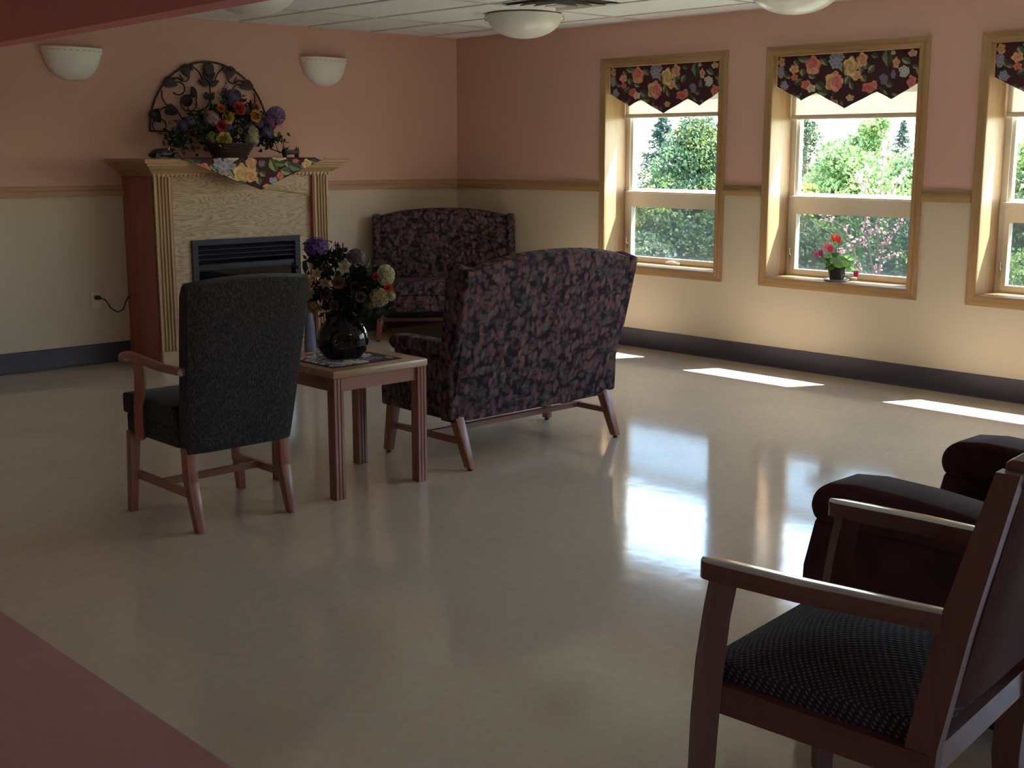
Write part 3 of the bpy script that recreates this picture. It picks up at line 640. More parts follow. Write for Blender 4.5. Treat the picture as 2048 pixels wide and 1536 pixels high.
def make_scarf():
    nu, nv, nt_ = 220, 70, 20; vs = []; P = []
    x0, x1 = 4.285, 5.485
    for j in range(nv + nt_ + 1):
        for i in range(nu + 1):
            u = i / nu; x = x0 + (x1 - x0) * u
            tip = 0.523; d = 0.225 * (u / tip if u < tip else (1 - u) / (1 - tip))
            if j < nt_:
                t = j / nt_; y = 8.20 - (8.20 - 7.876) * t; z = 1.4492
                half = 0.5 if t > 0.3 else 0.5
                vs.append((4.885 + (x - 4.885) * (0.55 + 0.45 * t), y, z)); P.append((390 + 1415 * u, 1045 - 200 * (1 - t)))
            else:
                t = (j - nt_) / nv; a = min(1.0, t * d / 0.012) if d > 0 else 0
                y = 7.876 - 0.006 * a - 0.010 * math.sin(u * 15) * t * min(1, d * 6); z = 1.4492 - d * t
                vs.append((x, y, z)); P.append((390 + 1415 * u, 1045 + d * t / 0.225 * 320))
    n = nu + 1
    fs = [(j * n + i, (j + 1) * n + i, (j + 1) * n + i + 1, j * n + i + 1) for j in range(nv + nt_) for i in range(nu)]
    vs = [(x - ox, y - YF, z - 1.446) for x, y, z in vs]
    me = MB().add(vs, fs).mesh('mantel_scarf', 'print', 1.0); setcol(me, paint(np.array(P), SC)); return me
o = put('mantel_scarf', make_scarf()); o.location = (ox, YF, 1.446)
md = o.modifiers.new('cloth_thickness', 'SOLIDIFY'); md.thickness = 0.003; md.offset = 1.0
tag(o, 'dark floral cloth with pointed drop laid over the mantel shelf', 'cloth')

# ================================================================ FLOWERS
def basis(nrm):
    n = Vector(nrm).normalized(); a = n.cross(Vector((0.13, 0.2, 0.97))); a = a.normalized() if a.length > 1e-3 else Vector((1, 0, 0)); b = n.cross(a)
    return Matrix((a, b, n)).transposed()
def attr_build(name, vs, fs, cols, parent, mat='petal'):
    me = MB().add(vs, fs).mesh(name, mat, 1.0); setcol(me, np.array(cols)); return put(name, me, parent)
def rose(name, pos, nrm, r, col, parent, heart=None, rings=((4, 0.30, 75), (5, 0.6, 52), (6, 0.9, 25)), label=None):
    B = basis(nrm); vs = []; fs = []; cols = []; heart = heart or tuple(c * 0.55 for c in col); P = Vector(pos)
    for ri, (k, rad, tilt) in enumerate(rings):
        for q in range(k):
            a = 2 * PI * (q + 0.5 * ri) / k + random.uniform(-.15, .15); ti = math.radians(tilt + random.uniform(-8, 8)); b0 = len(vs)
            for i in range(4):
                for j in range(5):
                    s_ = i / 3; w = (j / 4 - 0.5) * 2
                    half = rad * 1.05 * math.sin(PI * (0.18 + 0.70 * s_))
                    out = 0.08 + rad * s_ * math.cos(ti); up = 0.75 * s_ * math.sin(ti) + 0.10 * (1 - w * w) * 0 - 0.18 * (w * w) * s_ * 0 + (0.10 * s_ * s_ if tilt < 60 else 0)
                    x = out * math.cos(a) - w * half * math.sin(a) * (1 - 0.12 * abs(w)); y = out * math.sin(a) + w * half * math.cos(a) * (1 - 0.12 * abs(w))
                    x -= math.cos(a) * 0.15 * w * w * rad; y -= math.sin(a) * 0.15 * w * w * rad
                    vs.append(P + B @ (Vector((x, y, up)) * r)); t = min(1, 0.25 + 0.35 * ri + 0.3 * s_)
                    cols.append([h * (1 - t) + c * t for h, c in zip(heart, col)])
            fs += [(b0 + i * 5 + j, b0 + i * 5 + j + 1, b0 + i * 5 + j + 6, b0 + i * 5 + j + 5) for i in range(3) for j in range(4)]
    o = attr_build(name, vs, fs, cols, parent)
    if label: o['label'] = label
    return o
def hydrangea(name, pos, r, col, parent, n=70, sq=(1, 1, 1), label=None):
    vs = []; fs = []; cols = []; P = Vector(pos)
    for q in range(n):
        z = 1 - 2 * (q + 0.5) / n; ph = q * 2.39996; rr = math.sqrt(max(0, 1 - z * z)); nn = Vector((rr * math.cos(ph), rr * math.sin(ph), z))
        B = basis(nn); c = P + Vector((nn.x * r * sq[0], nn.y * r * sq[1], nn.z * r * sq[2])); s_ = r * 0.30; k = random.uniform(0.55, 1.35)
        for e in range(4):
            a = e * PI / 2 + q; b0 = len(vs)
            for u, w, h in ((0.05, 0, 0), (0.6, 0.42, 0.12), (1.05, 0, 0.05), (0.6, -0.42, 0.12)):
                x = u * math.cos(a) - w * math.sin(a); y = u * math.sin(a) + w * math.cos(a); vs.append(c + B @ (Vector((x, y, h)) * s_)); cols.append([min(1, v * k) for v in col])
            fs.append((b0, b0 + 1, b0 + 2, b0 + 3))
    e = MB().ell(tuple(P), r * 0.86 * sq[0], r * 0.86 * sq[1], r * 0.86 * sq[2], 12, 8); b0 = len(vs); vs += e.v; fs += [tuple(i + b0 for i in f) for f in e.f]; cols += [[v * 0.6 for v in col]] * len(e.v)
    o = attr_build(name, vs, fs, cols, parent)
    if label: o['label'] = label
    return o
def lily(name, pos, nrm, r, col, parent, k=6, heart=(0.25, 0.12, 0.03)):
    B = basis(nrm); vs = []; fs = []; cols = []; P = Vector(pos)
    for q in range(k):
        a = 2 * PI * q / k + 0.3; b0 = len(vs)
        for i in range(5):
            s_ = i / 4; wd = 0.30 * math.sin(PI * min(0.97, 0.12 + 0.86 * s_))
            for w in (-1, 0, 1):
                u = s_; h = 0.32 * math.sin(s_ * 1.9) + 0.05 * abs(w); x = u * math.cos(a) - w * wd * math.sin(a); y = u * math.sin(a) + w * wd * math.cos(a)
                vs.append(P + B @ (Vector((x, y, h)) * r)); t = min(1, 0.2 + 1.4 * s_); cols.append([hh * (1 - t) + c * t for hh, c in zip(heart, col)])
        fs += [(b0 + i * 3 + j, b0 + i * 3 + j + 1, b0 + i * 3 + j + 4, b0 + i * 3 + j + 3) for i in range(4) for j in range(2)]
    return attr_build(name, vs, fs, cols, parent)
def foliage(name, pts, rad, n, size, col, parent, seed=1, aspect=0.5, spread=0.35, stuff=True):
    r = np.random.default_rng(seed); pts = np.array(pts, float); i = r.integers(0, len(pts), n)
    P = pts[i] + r.normal(size=(n, 3)) * np.array(rad); C = np.array(col) * r.uniform(1 - spread, 1 + spread, (n, 1)) * r.uniform(0.9, 1.1, (n, 3))
    LV = leaves(P, size, aspect, seed=seed); LV[..., 2] = np.maximum(LV[..., 2], 0.004)
    o = put(name, quad_mesh(name, LV, np.clip(C, 0, 1), 'petal'), parent)
    if stuff: o['kind'] = 'stuff'
    return o

# basket arrangement on the mantel ---------------------------------
fb = thing('flower_basket', 'dark wicker basket of mixed silk roses and hydrangeas standing on the mantel', 'flowers', (4.87, 8.20, 1.4525))
fx, fy, fzz = 4.87, 8.20, 1.4525
def BP(X, Y, dep=0.0):                                  # where each bloom sits in the bunch (metres, local)
    return ((X - 852) * 0.000851 + dep * 0.45, -0.02 - dep, (1030 - Y) * 0.000745 + 0.004)
prof = [(0.115, 0.0), (0.125, 0.006), (0.155, 0.05), (0.185, 0.095), (0.192, 0.10), (0.18, 0.10), (0.11, 0.012)]
MB().lathe(prof, 32, sy=0.62).build('basket', 'wicker', fb)
wv = MB()
for k in range(6):
    t = k / 5; z = 0.008 + 0.088 * t; rr = 0.126 + 0.064 * t + 0.004
    wv.tube([(rr * math.cos(a) + 0.003 * math.cos(a) * (1 if (i + k) % 2 else -1), (rr * math.sin(a)) * 0.62, z) for i, a in enumerate(np.linspace(0, 2 * PI, 49))], 0.0085, 6, False)
wv.build('basket_weave', 'wicker', fb)
roses = [(705, 575, 38, (0.60, 0.16, 0.04)), (875, 570, 62, (0.60, 0.10, 0.05)), (1025, 640, 58, (0.66, 0.33, 0.05)), (1105, 545, 38, (0.55, 0.22, 0.07)), (765, 660, 56, (0.62, 0.47, 0.12)), (705, 735, 52, (0.52, 0.06, 0.09)), (715, 862, 72, (0.66, 0.55, 0.14)),
         (490, 800, 34, (0.60, 0.14, 0.04)), (480, 872, 34, (0.58, 0.18, 0.05)), (1325, 825, 40, (0.62, 0.46, 0.06)), (1135, 628, 42, (0.52, 0.36, 0.20)), (1262, 755, 26, (0.6, 0.42, 0.08)), (535, 940, 20, (0.45, 0.13, 0.05)), (880, 775, 26, (0.30, 0.32, 0.14)), (608, 815, 26, (0.30, 0.36, 0.14))]
for X, Y, r, c in roses:
    p = BP(X, Y, 0.05 if 600 < X < 1100 else 0.0); rose('rose', p, ((X - 852) / 700, -1, (800 - Y) / 700), r * 0.00095, c, fb)
for X, Y, r, c, sq in [(1025, 830, 76, (0.60, 0.58, 0.42), (0.82, 0.7, 1.2)), (1275, 625, 82, (0.23, 0.16, 0.36), (1, .7, .95)), (1215, 690, 60, (0.30, 0.12, 0.34), (1, .7, 1)), (860, 450, 68, (0.17, 0.12, 0.24), (1.0, .6, 0.9)), (640, 665, 66, (0.42, 0.32, 0.30), (1, .7, 1)), (790, 745, 50, (0.18, 0.10, 0.34), (1, .8, 1)),
                        (370, 735, 50, (0.15, 0.12, 0.24), (1, .6, .9)), (440, 690, 42, (0.17, 0.14, 0.26), (1, .6, .9)), (1180, 795, 55, (0.20, 0.18, 0.33), (1, .7, 1)), (1100, 700, 46, (0.18, 0.14, 0.28), (1, .7, 1)), (960, 730, 40, (0.13, 0.10, 0.2), (1, .7, 1))]:
    hydrangea('hydrangea', BP(X, Y, 0.03), r * 0.00085, c, fb, 60, sq)
cp = [BP(X, Y, -0.02) for X, Y in [(600, 700), (700, 640), (800, 600), (900, 650), (1000, 700), (1100, 650), (560, 760), (640, 830), (760, 800), (850, 720), (880, 830), (950, 860), (1080, 800), (1150, 700), (520, 700), (840, 560), (1000, 560), (400, 820), (350, 860), (1200, 850), (1280, 880), (430, 900)]]
foliage('greenery', cp, (0.045, 0.05, 0.040), 900, 0.055, (0.030, 0.048, 0.026), fb, 11)
foliage('purple_filler', [BP(X, Y) for X, Y in [(840, 480), (900, 500), (1240, 640), (380, 720), (1200, 760), (800, 420)]], (0.04, 0.03, 0.03), 160, 0.03, (0.16, 0.11, 0.22), fb, 12)
for X0_, Y0_, X1_, Y1_ in [(1110, 880, 1400, 1010), (1080, 880, 1340, 1000), (1200, 850, 1395, 890), (1010, 620, 1040, 470), (1030, 600, 1080, 480), (560, 620, 500, 560), (600, 800, 420, 980), (1250, 870, 1300, 1000), (1350, 850, 1330, 1000)]:
    a, b = BP(X0_, Y0_, 0.03), BP(X1_, Y1_, 0.03); m_ = tuple((p + q) / 2 + random.uniform(-.012, .012) for p, q in zip(a, b)); MB().tube([a, m_, b], 0.003, 5).build('twig', 'figure', fb)

# vase arrangement on the side table --------------------------------
va = thing('flower_vase', 'glossy black vase with dimpled centre holding mixed silk flowers on the side table', 'vase', (3.272, 4.60, 0.5775))
n_, m_n = 40, 28; vs = []; fs = []
VPZ = [0, 0.006, 0.03, 0.06, 0.09, 0.12, 0.15, 0.18, 0.205, 0.222]; VPR = [0.072, 0.082, 0.103, 0.115, 0.117, 0.110, 0.094, 0.070, 0.046, 0.036]
for i in range(m_n + 1):                                # round body flattened front to back, dimple pressed into the middle
    z = 0.222 * i / m_n; rr = float(np.interp(z, VPZ, VPR))
    for j in range(n_):
        a = 2 * PI * j / n_; x, y = rr * math.cos(a), rr * math.sin(a) * 0.72
        d = math.hypot(x, (z - 0.085)); dent = 0.030 * math.exp(-(d / 0.022) ** 2)
        y -= math.copysign(min(dent, abs(y)), y) if abs(y) > 1e-4 else 0
        vs.append((x, y, z))
for i in range(m_n):
    for j in range(n_): fs.append((i * n_ + j, i * n_ + (j + 1) % n_, (i + 1) * n_ + (j + 1) % n_, (i + 1) * n_ + j))
fs.append(tuple(range(n_ - 1, -1, -1)))
vb = MB().add(vs, fs); vb.lathe([(0.036, 0.219), (0.034, 0.245), (0.042, 0.275), (0.037, 0.275), (0.030, 0.245)], 24, sy=0.85, cap=False)
vb.build('vase_body', 'vase', va, 1.2).rotation_euler = (0, 0, -0.6)
rt = Vector((0.729, -0.685, 0)); fw = Vector((-0.685, -0.729, 0))       # across / toward the viewer, from the table
def VP(X, Y, dep=0.0): p = rt * ((X - 460) * 0.000502) + fw * dep; return (p.x, p.y, (1310 - Y) * 0.000435)
for X, Y, r, c, sq in [(255, 150, 115, (0.14, 0.075, 0.26), (1, 1, .75)), (600, 250, 88, (0.15, 0.11, 0.14), (1, 1, .8)), (865, 440, 92, (0.58, 0.52, 0.30), (.9, .9, 1.1)), (800, 670, 95, (0.50, 0.38, 0.20), (1, 1, .95)), (905, 655, 48, (0.50, 0.45, 0.26), (1, 1, 1)), (215, 770, 62, (0.26, 0.17, 0.08), (1, 1, 1)), (700, 740, 60, (0.20, 0.12, 0.10), (1, 1, 1))]:
    hydrangea('hydrangea', VP(X, Y, 0.03), r * 0.00046, c, va, 46, sq)
for X, Y, r, c in [(165, 530, 105, (0.42, 0.30, 0.14)), (265, 425, 58, (0.46, 0.38, 0.22)), (500, 365, 70, (0.40, 0.38, 0.28)), (190, 630, 70, (0.32, 0.22, 0.10)), (330, 520, 55, (0.34, 0.20, 0.16))]:
    lily('lily', VP(X, Y, 0.05), tuple(fw * 1.0 + rt * ((X - 460) / 600) + Vector((0, 0, 0.35))), r * 0.0005, c, va)
for X, Y, r, c in [(880, 565, 46, (0.55, 0.05, 0.035)), (775, 450, 36, (0.40, 0.05, 0.04)), (455, 515, 66, (0.20, 0.10, 0.08)), (345, 640, 58, (0.17, 0.075, 0.06)), (640, 660, 55, (0.16, 0.09, 0.075)), (410, 745, 50, (0.15, 0.08, 0.045)), (600, 560, 60, (0.06, 0.035, 0.04))]:
    rose('rose', VP(X, Y, 0.06), tuple(fw + rt * ((X - 460) / 500) + Vector((0, 0, 0.3))), r * 0.00052, c, va)
foliage('greenery', [VP(X, Y) for X, Y in [(260, 280), (420, 250), (380, 360), (560, 480), (680, 520), (480, 620), (560, 720), (460, 800), (330, 700), (640, 420), (250, 600), (740, 600), (500, 880), (420, 930), (300, 330), (660, 820), (820, 800)]], (0.030, 0.03, 0.030), 700, 0.05, (0.020, 0.024, 0.016), va, 21)
st = MB()
for X, Y in [(420, 100), (490, 110), (250, 200), (600, 250), (860, 440), (170, 530), (780, 700), (450, 420), (640, 600), (300, 650), (380, 180)]:
    p = VP(X, Y, 0.02); st.tube([(0, 0, 0.2), (p[0] * 0.4, p[1] * 0.4, 0.2 + (p[2] - 0.2) * 0.55), p], 0.0028, 5)
st.build('stems', 'figure', va)

# mantel figures ------------------------------------------------------
tc = thing('model_car', 'small glossy black vintage model car on the left end of the mantel', 'model car', (4.28, 8.08, 1.446), 0.0)
body = [(-0.105, 0.014), (-0.112, 0.030), (-0.085, 0.052), (-0.066, 0.066), (-0.02, 0.072), (0.016, 0.070), (0.032, 0.050), (0.088, 0.044), (0.102, 0.030), (0.100, 0.014)]
MB().prism(body, 'y', -0.030, 0.030, 0.006).build('body', 'car', tc)
for sx in (-0.066, 0.070):
    for sy in (-0.036, 0.036):
        MB().tube([(sx, sy - 0.006, 0.019), (sx, sy + 0.006, 0.019)], 0.019, 16).build('wheel', 'black', tc)
    for sy in (-1, 1): MB().tube([(sx + 0.026 * math.cos(a), sy * 0.034, 0.012 + 0.025 * math.sin(a)) for a in np.linspace(0, PI, 9)], 0.0055, 6).build('fender', 'car', tc)
MB().box(0.022, 0.026, -0.027, 0.027, 0.044, 0.073).build('windscreen', 'silver', tc, ang=0)
MB().rbox(0.098, 0.106, -0.02, 0.02, 0.02, 0.042, 0.003, 1).build('radiator_grille', 'silver', tc)
MB().rbox(0.105, 0.112, -0.038, 0.038, 0.012, 0.020, 0.003, 1).build('bumper', 'silver', tc)
wg = thing('carved_figurine', 'tiny dark four-legged carved figurine on the right end of the mantel', 'figurine', (5.315, 8.08, 1.4525))
MB().prism([(-0.062, 0.028), (-0.070, 0.050), (-0.052, 0.064), (-0.040, 0.054), (0.045, 0.056), (0.055, 0.068), (0.068, 0.052), (0.066, 0.028), (0.03, 0.022), (-0.03, 0.022)], 'y', -0.022, 0.022, 0.007).build('body', 'figure', wg)
for sx in (-0.05, 0.052):
    for sy in (-0.014, 0.014): MB().tube([(sx, sy, 0.035), (sx * 1.05, sy, 0.0)], [0.011, 0.008], 8).build('leg', 'figure', wg)
for sx in (-0.055, 0.058):
    MB().tube([(sx, -0.012, 0.055), (sx * 1.06, -0.014, 0.082)], [0.006, 0.002], 6).tube([(sx, 0.012, 0.055), (sx * 1.06, 0.014, 0.082)], [0.006, 0.002], 6).build('pointed_ends', 'figure', wg)

# wrought-iron arch on the wall -----------------------------------
ar = thing('iron_wall_arch', 'dark metal half-round wall ornament with leaf scrolls above the mantel', 'wall decor', (4.87, YB - 0.02, 1.64))
AX = lambda X: (X - 645) * 0.000868
AZ = lambda Y: (785 - Y) * 0.000757
def arc(cx, cy, rx, a0, a1, n=20, ry=None):
    ry = ry or rx; return [(AX(cx + rx * math.cos(math.radians(a))), 0, AZ(cy - ry * math.sin(math.radians(a)))) for a in np.linspace(a0, a1, n)]
fr_ = MB().tube(arc(645, 785, 566, 0, 180, 49, 667), 0.0075, 8); fr_.tube([(AX(79), 0, 0), (AX(1211), 0, 0)], 0.0065, 8)
fr_.build('frame', 'iron', ar)
def scrolls(sg, nm):
    m_ = MB(); F = lambda X: 645 + sg * (X - 645)
    def A(cx, cy, rx, a0, a1, r=0.0048):
        m_.tube([(sg * x, y, z) for x, y, z in arc(cx, cy, rx, a0, a1)], r, 6)
    A(165, 730, 62, -20, 330); A(445, 515, 76, 60, 390); A(355, 380, 60, -140, 150); A(410, 262, 52, -170, 100)
    for pts in ([(125, 700), (180, 590), (240, 560), (330, 590), (380, 680), (390, 760)], [(205, 400), (205, 480), (260, 560), (300, 600)], [(520, 480), (520, 400), (490, 360)], [(590, 300), (560, 230), (500, 170), (420, 150)],
                [(480, 590), (560, 580), (620, 540), (655, 450)], [(300, 330), (340, 280), (400, 300), (370, 250)], [(250, 360), (215, 330), (270, 290), (350, 285)], [(655, 560), (600, 640), (520, 720), (420, 760), (290, 785)]):
        q = [Vector((sg * AX(X), 0, AZ(Y))) for X, Y in pts]; out = []
        for i in range(len(q) - 1):
            p0, p1, p2, p3 = q[max(i - 1, 0)], q[i], q[i + 1], q[min(i + 2, len(q) - 1)]
            for k in range(5):
                t = k / 5; out.append(0.5 * ((2 * p1) + (p2 - p0) * t + (2 * p0 - 5 * p1 + 4 * p2 - p3) * t * t + (3 * p1 - p0 - 3 * p2 + p3) * t ** 3))
        m_.tube(out + [q[-1]], 0.0048, 6)
    m_.build('scrollwork', 'iron', ar)
    def leaf(cx, cy, ln, w, ang, n2='metal_leaf'):
        pts = []; ca, sa = math.cos(math.radians(ang)), math.sin(math.radians(ang))
        for i in range(16):
            a = 2 * PI * i / 16; u = math.cos(a) * ln / 2; v = math.sin(a) * w / 2 * (1 - 0.55 * math.cos(a))
            pts.append((sg * AX(cx + u * ca - v * sa), AZ(cy - (u * sa + v * ca))))
        MB().prism(pts, 'y', -0.006, 0.004, 0.002).build(n2, 'iron', ar)
    leaf(435, 215, 130, 80, -70); leaf(285, 330, 130, 95, -20); leaf(140, 645, 140, 95, -60); leaf(490, 410, 110, 40, 100); leaf(280, 580, 110, 110, 95); leaf(490, 175, 70, 26, 80); leaf(150, 590, 60, 26, 40)
    leaf(590, 315, 100, 55, 150); leaf(620, 440, 80, 50, 110)
    MB().lathe([(0.002, -0.006), (0.043, -0.004), (0.043, 0.004), (0.002, 0.008)], 20).build('boss', 'iron', ar).matrix_local = Matrix.Translation((sg * AX(430), 0, AZ(492))) @ Matrix.Rotation(PI / 2, 4, 'X')
scrolls(1, 'l'); scrolls(-1, 'r')
MB().ell((0, -0.004, AZ(185)), 0.046, 0.012, 0.050).build('bud', 'iron', ar)
MB().tube([(0, 0, AZ(240)), (AX(655), 0, AZ(400)), (AX(650), 0, AZ(785))], 0.0055, 8).build('stem', 'iron', ar)
for x, y, a in ((0.03, 262, 55), (-0.02, 262, 125)):
    MB().ell((0, 0, 0), 0.045, 0.006, 0.014).build('metal_leaf', 'iron', ar).matrix_local = Matrix.Translation((x, 0, AZ(y))) @ Matrix.Rotation(-math.radians(a), 4, 'Y')

# wall sconces: frosted half bowls with a patterned top band ---------
def sconce(x, z, label):
    r = thing('wall_sconce', label, 'wall lamp', (x, YB, z), group='half-bowl wall sconces')
    def f(u, v):
        a = PI * u; t = v; s_ = max(math.cos(t * PI / 2), 0.0) ** 0.85
        return (0.208 * s_ * math.cos(a), -0.10 * s_ * math.sin(a) ** 0.8, -0.215 * math.sin(t * PI / 2) ** 1.05)
    b = MB().surf(lambda u, v: f(1 - u, v), 28, 14); b.build('glass_bowl', 'opal', r, 1.2)
    def g(u, v): a = PI * u; return (0.214 * math.cos(a), -0.106 * math.sin(a) ** 0.8, -0.032 + 0.036 * v)
    bd = MB().surf(lambda u, v: g(1 - u, v), 36, 1).surf(lambda u, v: (g(1 - u, 1)[0] * (1 - 0.04 * v), g(1 - u, 1)[1] * (1 - 0.04 * v), 0.004), 36, 1); bd.build('top_band', 'opal', r, 1.2)
    dash = MB().box(-0.009, 0.009, -0.0012, 0.0012, -0.004, 0.004).mesh('band_cutout', 'grid', 0)
    for i in range(11):
        u = 0.16 + 0.68 * i / 10; p = g(u, 0.45); q = g(u + 0.01, 0.45)
        o = put('band_cutout', dash, r); o.location = (p[0], p[1] - 0.001, p[2]); o.rotation_euler = (0, 0, math.atan2(q[1] - p[1], q[0] - p[0]))
    rim = MB().tube([(0.21 * math.cos(a), -0.102 * math.sin(a) ** 0.8 if math.sin(a) > 0 else 0, 0.004) for a in np.linspace(0.001, PI - 0.001, 25)], 0.004, 6); rim.build('rim', 'opal', r)
    MB().rbox(-0.10, 0.10, -0.02, 0, -0.12, -0.01, 0.006).build('back_plate', 'grid', r)
sconce(3.835, 2.186, 'frosted half-bowl wall sconce left of the metal arch')
sconce(5.905, 2.218, 'frosted half-bowl wall sconce right of the mantel flowers')

# ceiling dome lights -----------------------------------------------
def dome(x, y, label):
    r = thing('ceiling_light', label, 'ceiling light', (x, y, H), group='glass bowl ceiling lights')
    MB().lathe([(0.24, -0.02), (0.25, 0.0)], 32).build('base_pan', 'grid', r)
    pr = [(0.272, -0.008), (0.268, -0.020)] + [(0.262 * math.cos(t), -0.024 - 0.145 * math.sin(t)) for t in np.linspace(0.12, PI / 2 - 0.02, 12)] + [(0.001, -0.169)]
    MB().lathe(pr[::-1], 40, cap=False).build('glass_bowl', 'opal', r, 1.2)
    for a in (2.39, 5.53, 0.82):
        c, s_ = math.cos(a), math.sin(a); MB().tube([(0.21 * c, 0.21 * s_, -0.005), (0.278 * c, 0.278 * s_, -0.015), (0.280 * c, 0.280 * s_, -0.042), (0.262 * c, 0.262 * s_, -0.048)], 0.006, 6).build('clip', 'metal', r)
dome(6.36, 6.64, 'white glass bowl ceiling light in front of the room corner')
dome(6.40, 4.40, 'white glass bowl ceiling light above the windows')
dome(4.12, 6.62, 'white glass bowl ceiling light half hidden beside the red header')

# air diffuser -------------------------------------------------------
dv = thing('ceiling_diffuser', 'white square air diffuser set in the tiled ceiling', 'air vent', (6.075, 6.045, H))
for i, (hs, z0, z1) in enumerate(((0.29, 0.0, -0.004), (0.235, 0.012, -0.012), (0.17, 0.016, -0.014), (0.105, 0.018, -0.016))):
    w = 0.045 if i else 0.03; m_ = MB()
    q0 = [(-hs, -hs, z1), (hs, -hs, z1), (hs, hs, z1), (-hs, hs, z1)]; h2 = hs - w; q1 = [(-h2, -h2, z0), (h2, -h2, z0), (h2, h2, z0), (-h2, h2, z0)]
    m_.add(q0 + q1 + [(x, y, z + 0.003) for x, y, z in q0 + q1], [(j, (j + 1) % 4, (j + 1) % 4 + 4, j + 4) for j in range(4)] + [(j + 12, (j + 1) % 4 + 12, (j + 1) % 4 + 8, j + 8) for j in range(4)])
    m_.build('frame' if i == 0 else 'louvre_ring', 'grid', dv, ang=0)
MB().box(-0.29, 0.29, -0.29, 0.29, 0.0105, 0.0115).build('dark_throat', 'soot', dv, ang=0)
MB().box(-0.05, 0.05, -0.05, 0.05, -0.018, -0.012).build('centre_plate', 'grid', dv, ang=0)

# outlet and cord ----------------------------------------------------
ou = thing('wall_outlet', 'ivory wall outlet on the beige wall left of the mantel', 'outlet', (3.90, YB, 0.455))
MB().rbox(-0.036, 0.036, -0.007, 0, -0.06, 0.06, 0.004).build('cover_plate', 'outlet', ou)
for z in (-0.022, 0.024): MB().rbox(-0.016, 0.016, -0.010, -0.006, z - 0.014, z + 0.014, 0.004, 1).build('socket', 'outlet', ou)
pc = thing('power_cord', 'black power cord looping from the wall outlet to the mantel side', 'cord', (3.905, YB - 0.0115, 0.477))
MB().rbox(-0.016, 0.016, -0.035, 0, -0.014, 0.014, 0.005).build('plug', 'black', pc)
MB().tube([(0.012, -0.025, 0), (0.05, -0.03, -0.02), (0.09, -0.03, -0.085), (0.14, -0.03, -0.115), (0.18, -0.03, -0.10), (0.205, -0.03, -0.045), (0.225, -0.03, -0.012), (0.238, -0.03, -0.008)], 0.0045, 8).build('cable', 'black', pc)
# slim item beside the firebox, mostly hidden by the armchair
bt = thing('slim_bottle', 'slim bluish bottle with bright gilt rings glimpsed behind the high-back armchair', 'bottle', (5.305, 7.88, 0))
MB().lathe([(0.040, 0), (0.046, 0.01), (0.044, 0.10), (0.036, 0.22), (0.022, 0.30), (0.016, 0.34), (0.016, 0.40), (0.020, 0.405)], 24).build('bottle_body', 'bluegrey', bt)
for z in (0.345, 0.375): MB().lathe([(0.018, z - 0.006), (0.022, z), (0.018, z + 0.006)], 20).build('gilt_ring', 'gold', bt)

# ================================================================ FURNITURE
def slab(zb, zt_fn, half_fn, rear_fn, thick, nx=16, nz=14, crown_=0.012):
    """upholstered back: closed shell; rear_fn(z)=y of the rear face, arched top zt_fn(u)"""
    m_ = MB(); ring = []
    def row(face):
        out = []
        for j in range(nz + 1):
            for i in range(nx + 1):
                u = -1 + 2 * i / nx; e = abs(u) ** 6
                z = zb + (zt_fn(u) - zb) * j / nz; x = half_fn(j / nz) * u
                y = rear_fn(z) + (0.018 * e if face == 0 else thick - 0.018 * e + crown_ * (1 - u * u) * math.sin(PI * j / nz))
                if j == nz: y += 0.014 if face == 0 else -0.014
                out.append((x, y, z - (0.012 if j == nz else 0)))
        return out
    a, b = row(0), row(1); n = nx + 1; N = len(a); fs = []
    for j in range(nz):
        for i in range(nx):
            fs.append((j * n + i, j * n + i + 1, (j + 1) * n + i + 1, (j + 1) * n + i)); fs.append((N + j * n + i, N + (j + 1) * n + i, N + (j + 1) * n + i + 1, N + j * n + i + 1))
    # rounded top cap and sides
    top = [((a[nz * n + i][0]), (a[nz * n + i][1] + b[nz * n + i][1]) / 2, a[nz * n + i][2] + 0.014) for i in range(n)]; T0 = 2 * N
    for i in range(nx):
        fs.append((nz * n + i, nz * n + i + 1, T0 + i + 1, T0 + i)); fs.append((N + nz * n + i + 1, N + nz * n + i, T0 + i, T0 + i + 1))
    sl = []
    for j in range(nz):
        fs.append((j * n, (j + 1) * n, N + (j + 1) * n, N + j * n)); fs.append(((j + 1) * n + nx, j * n + nx, N + j * n + nx, N + (j + 1) * n + nx))
    fs.append((nz * n, T0, N + nz * n)); fs.append((nz * n + nx, N + nz * n + nx, T0 + nx))
    fs += [(i + 1, i, N + i, N + i + 1) for i in range(nx)]
    return m_.add(a + b + top, fs)

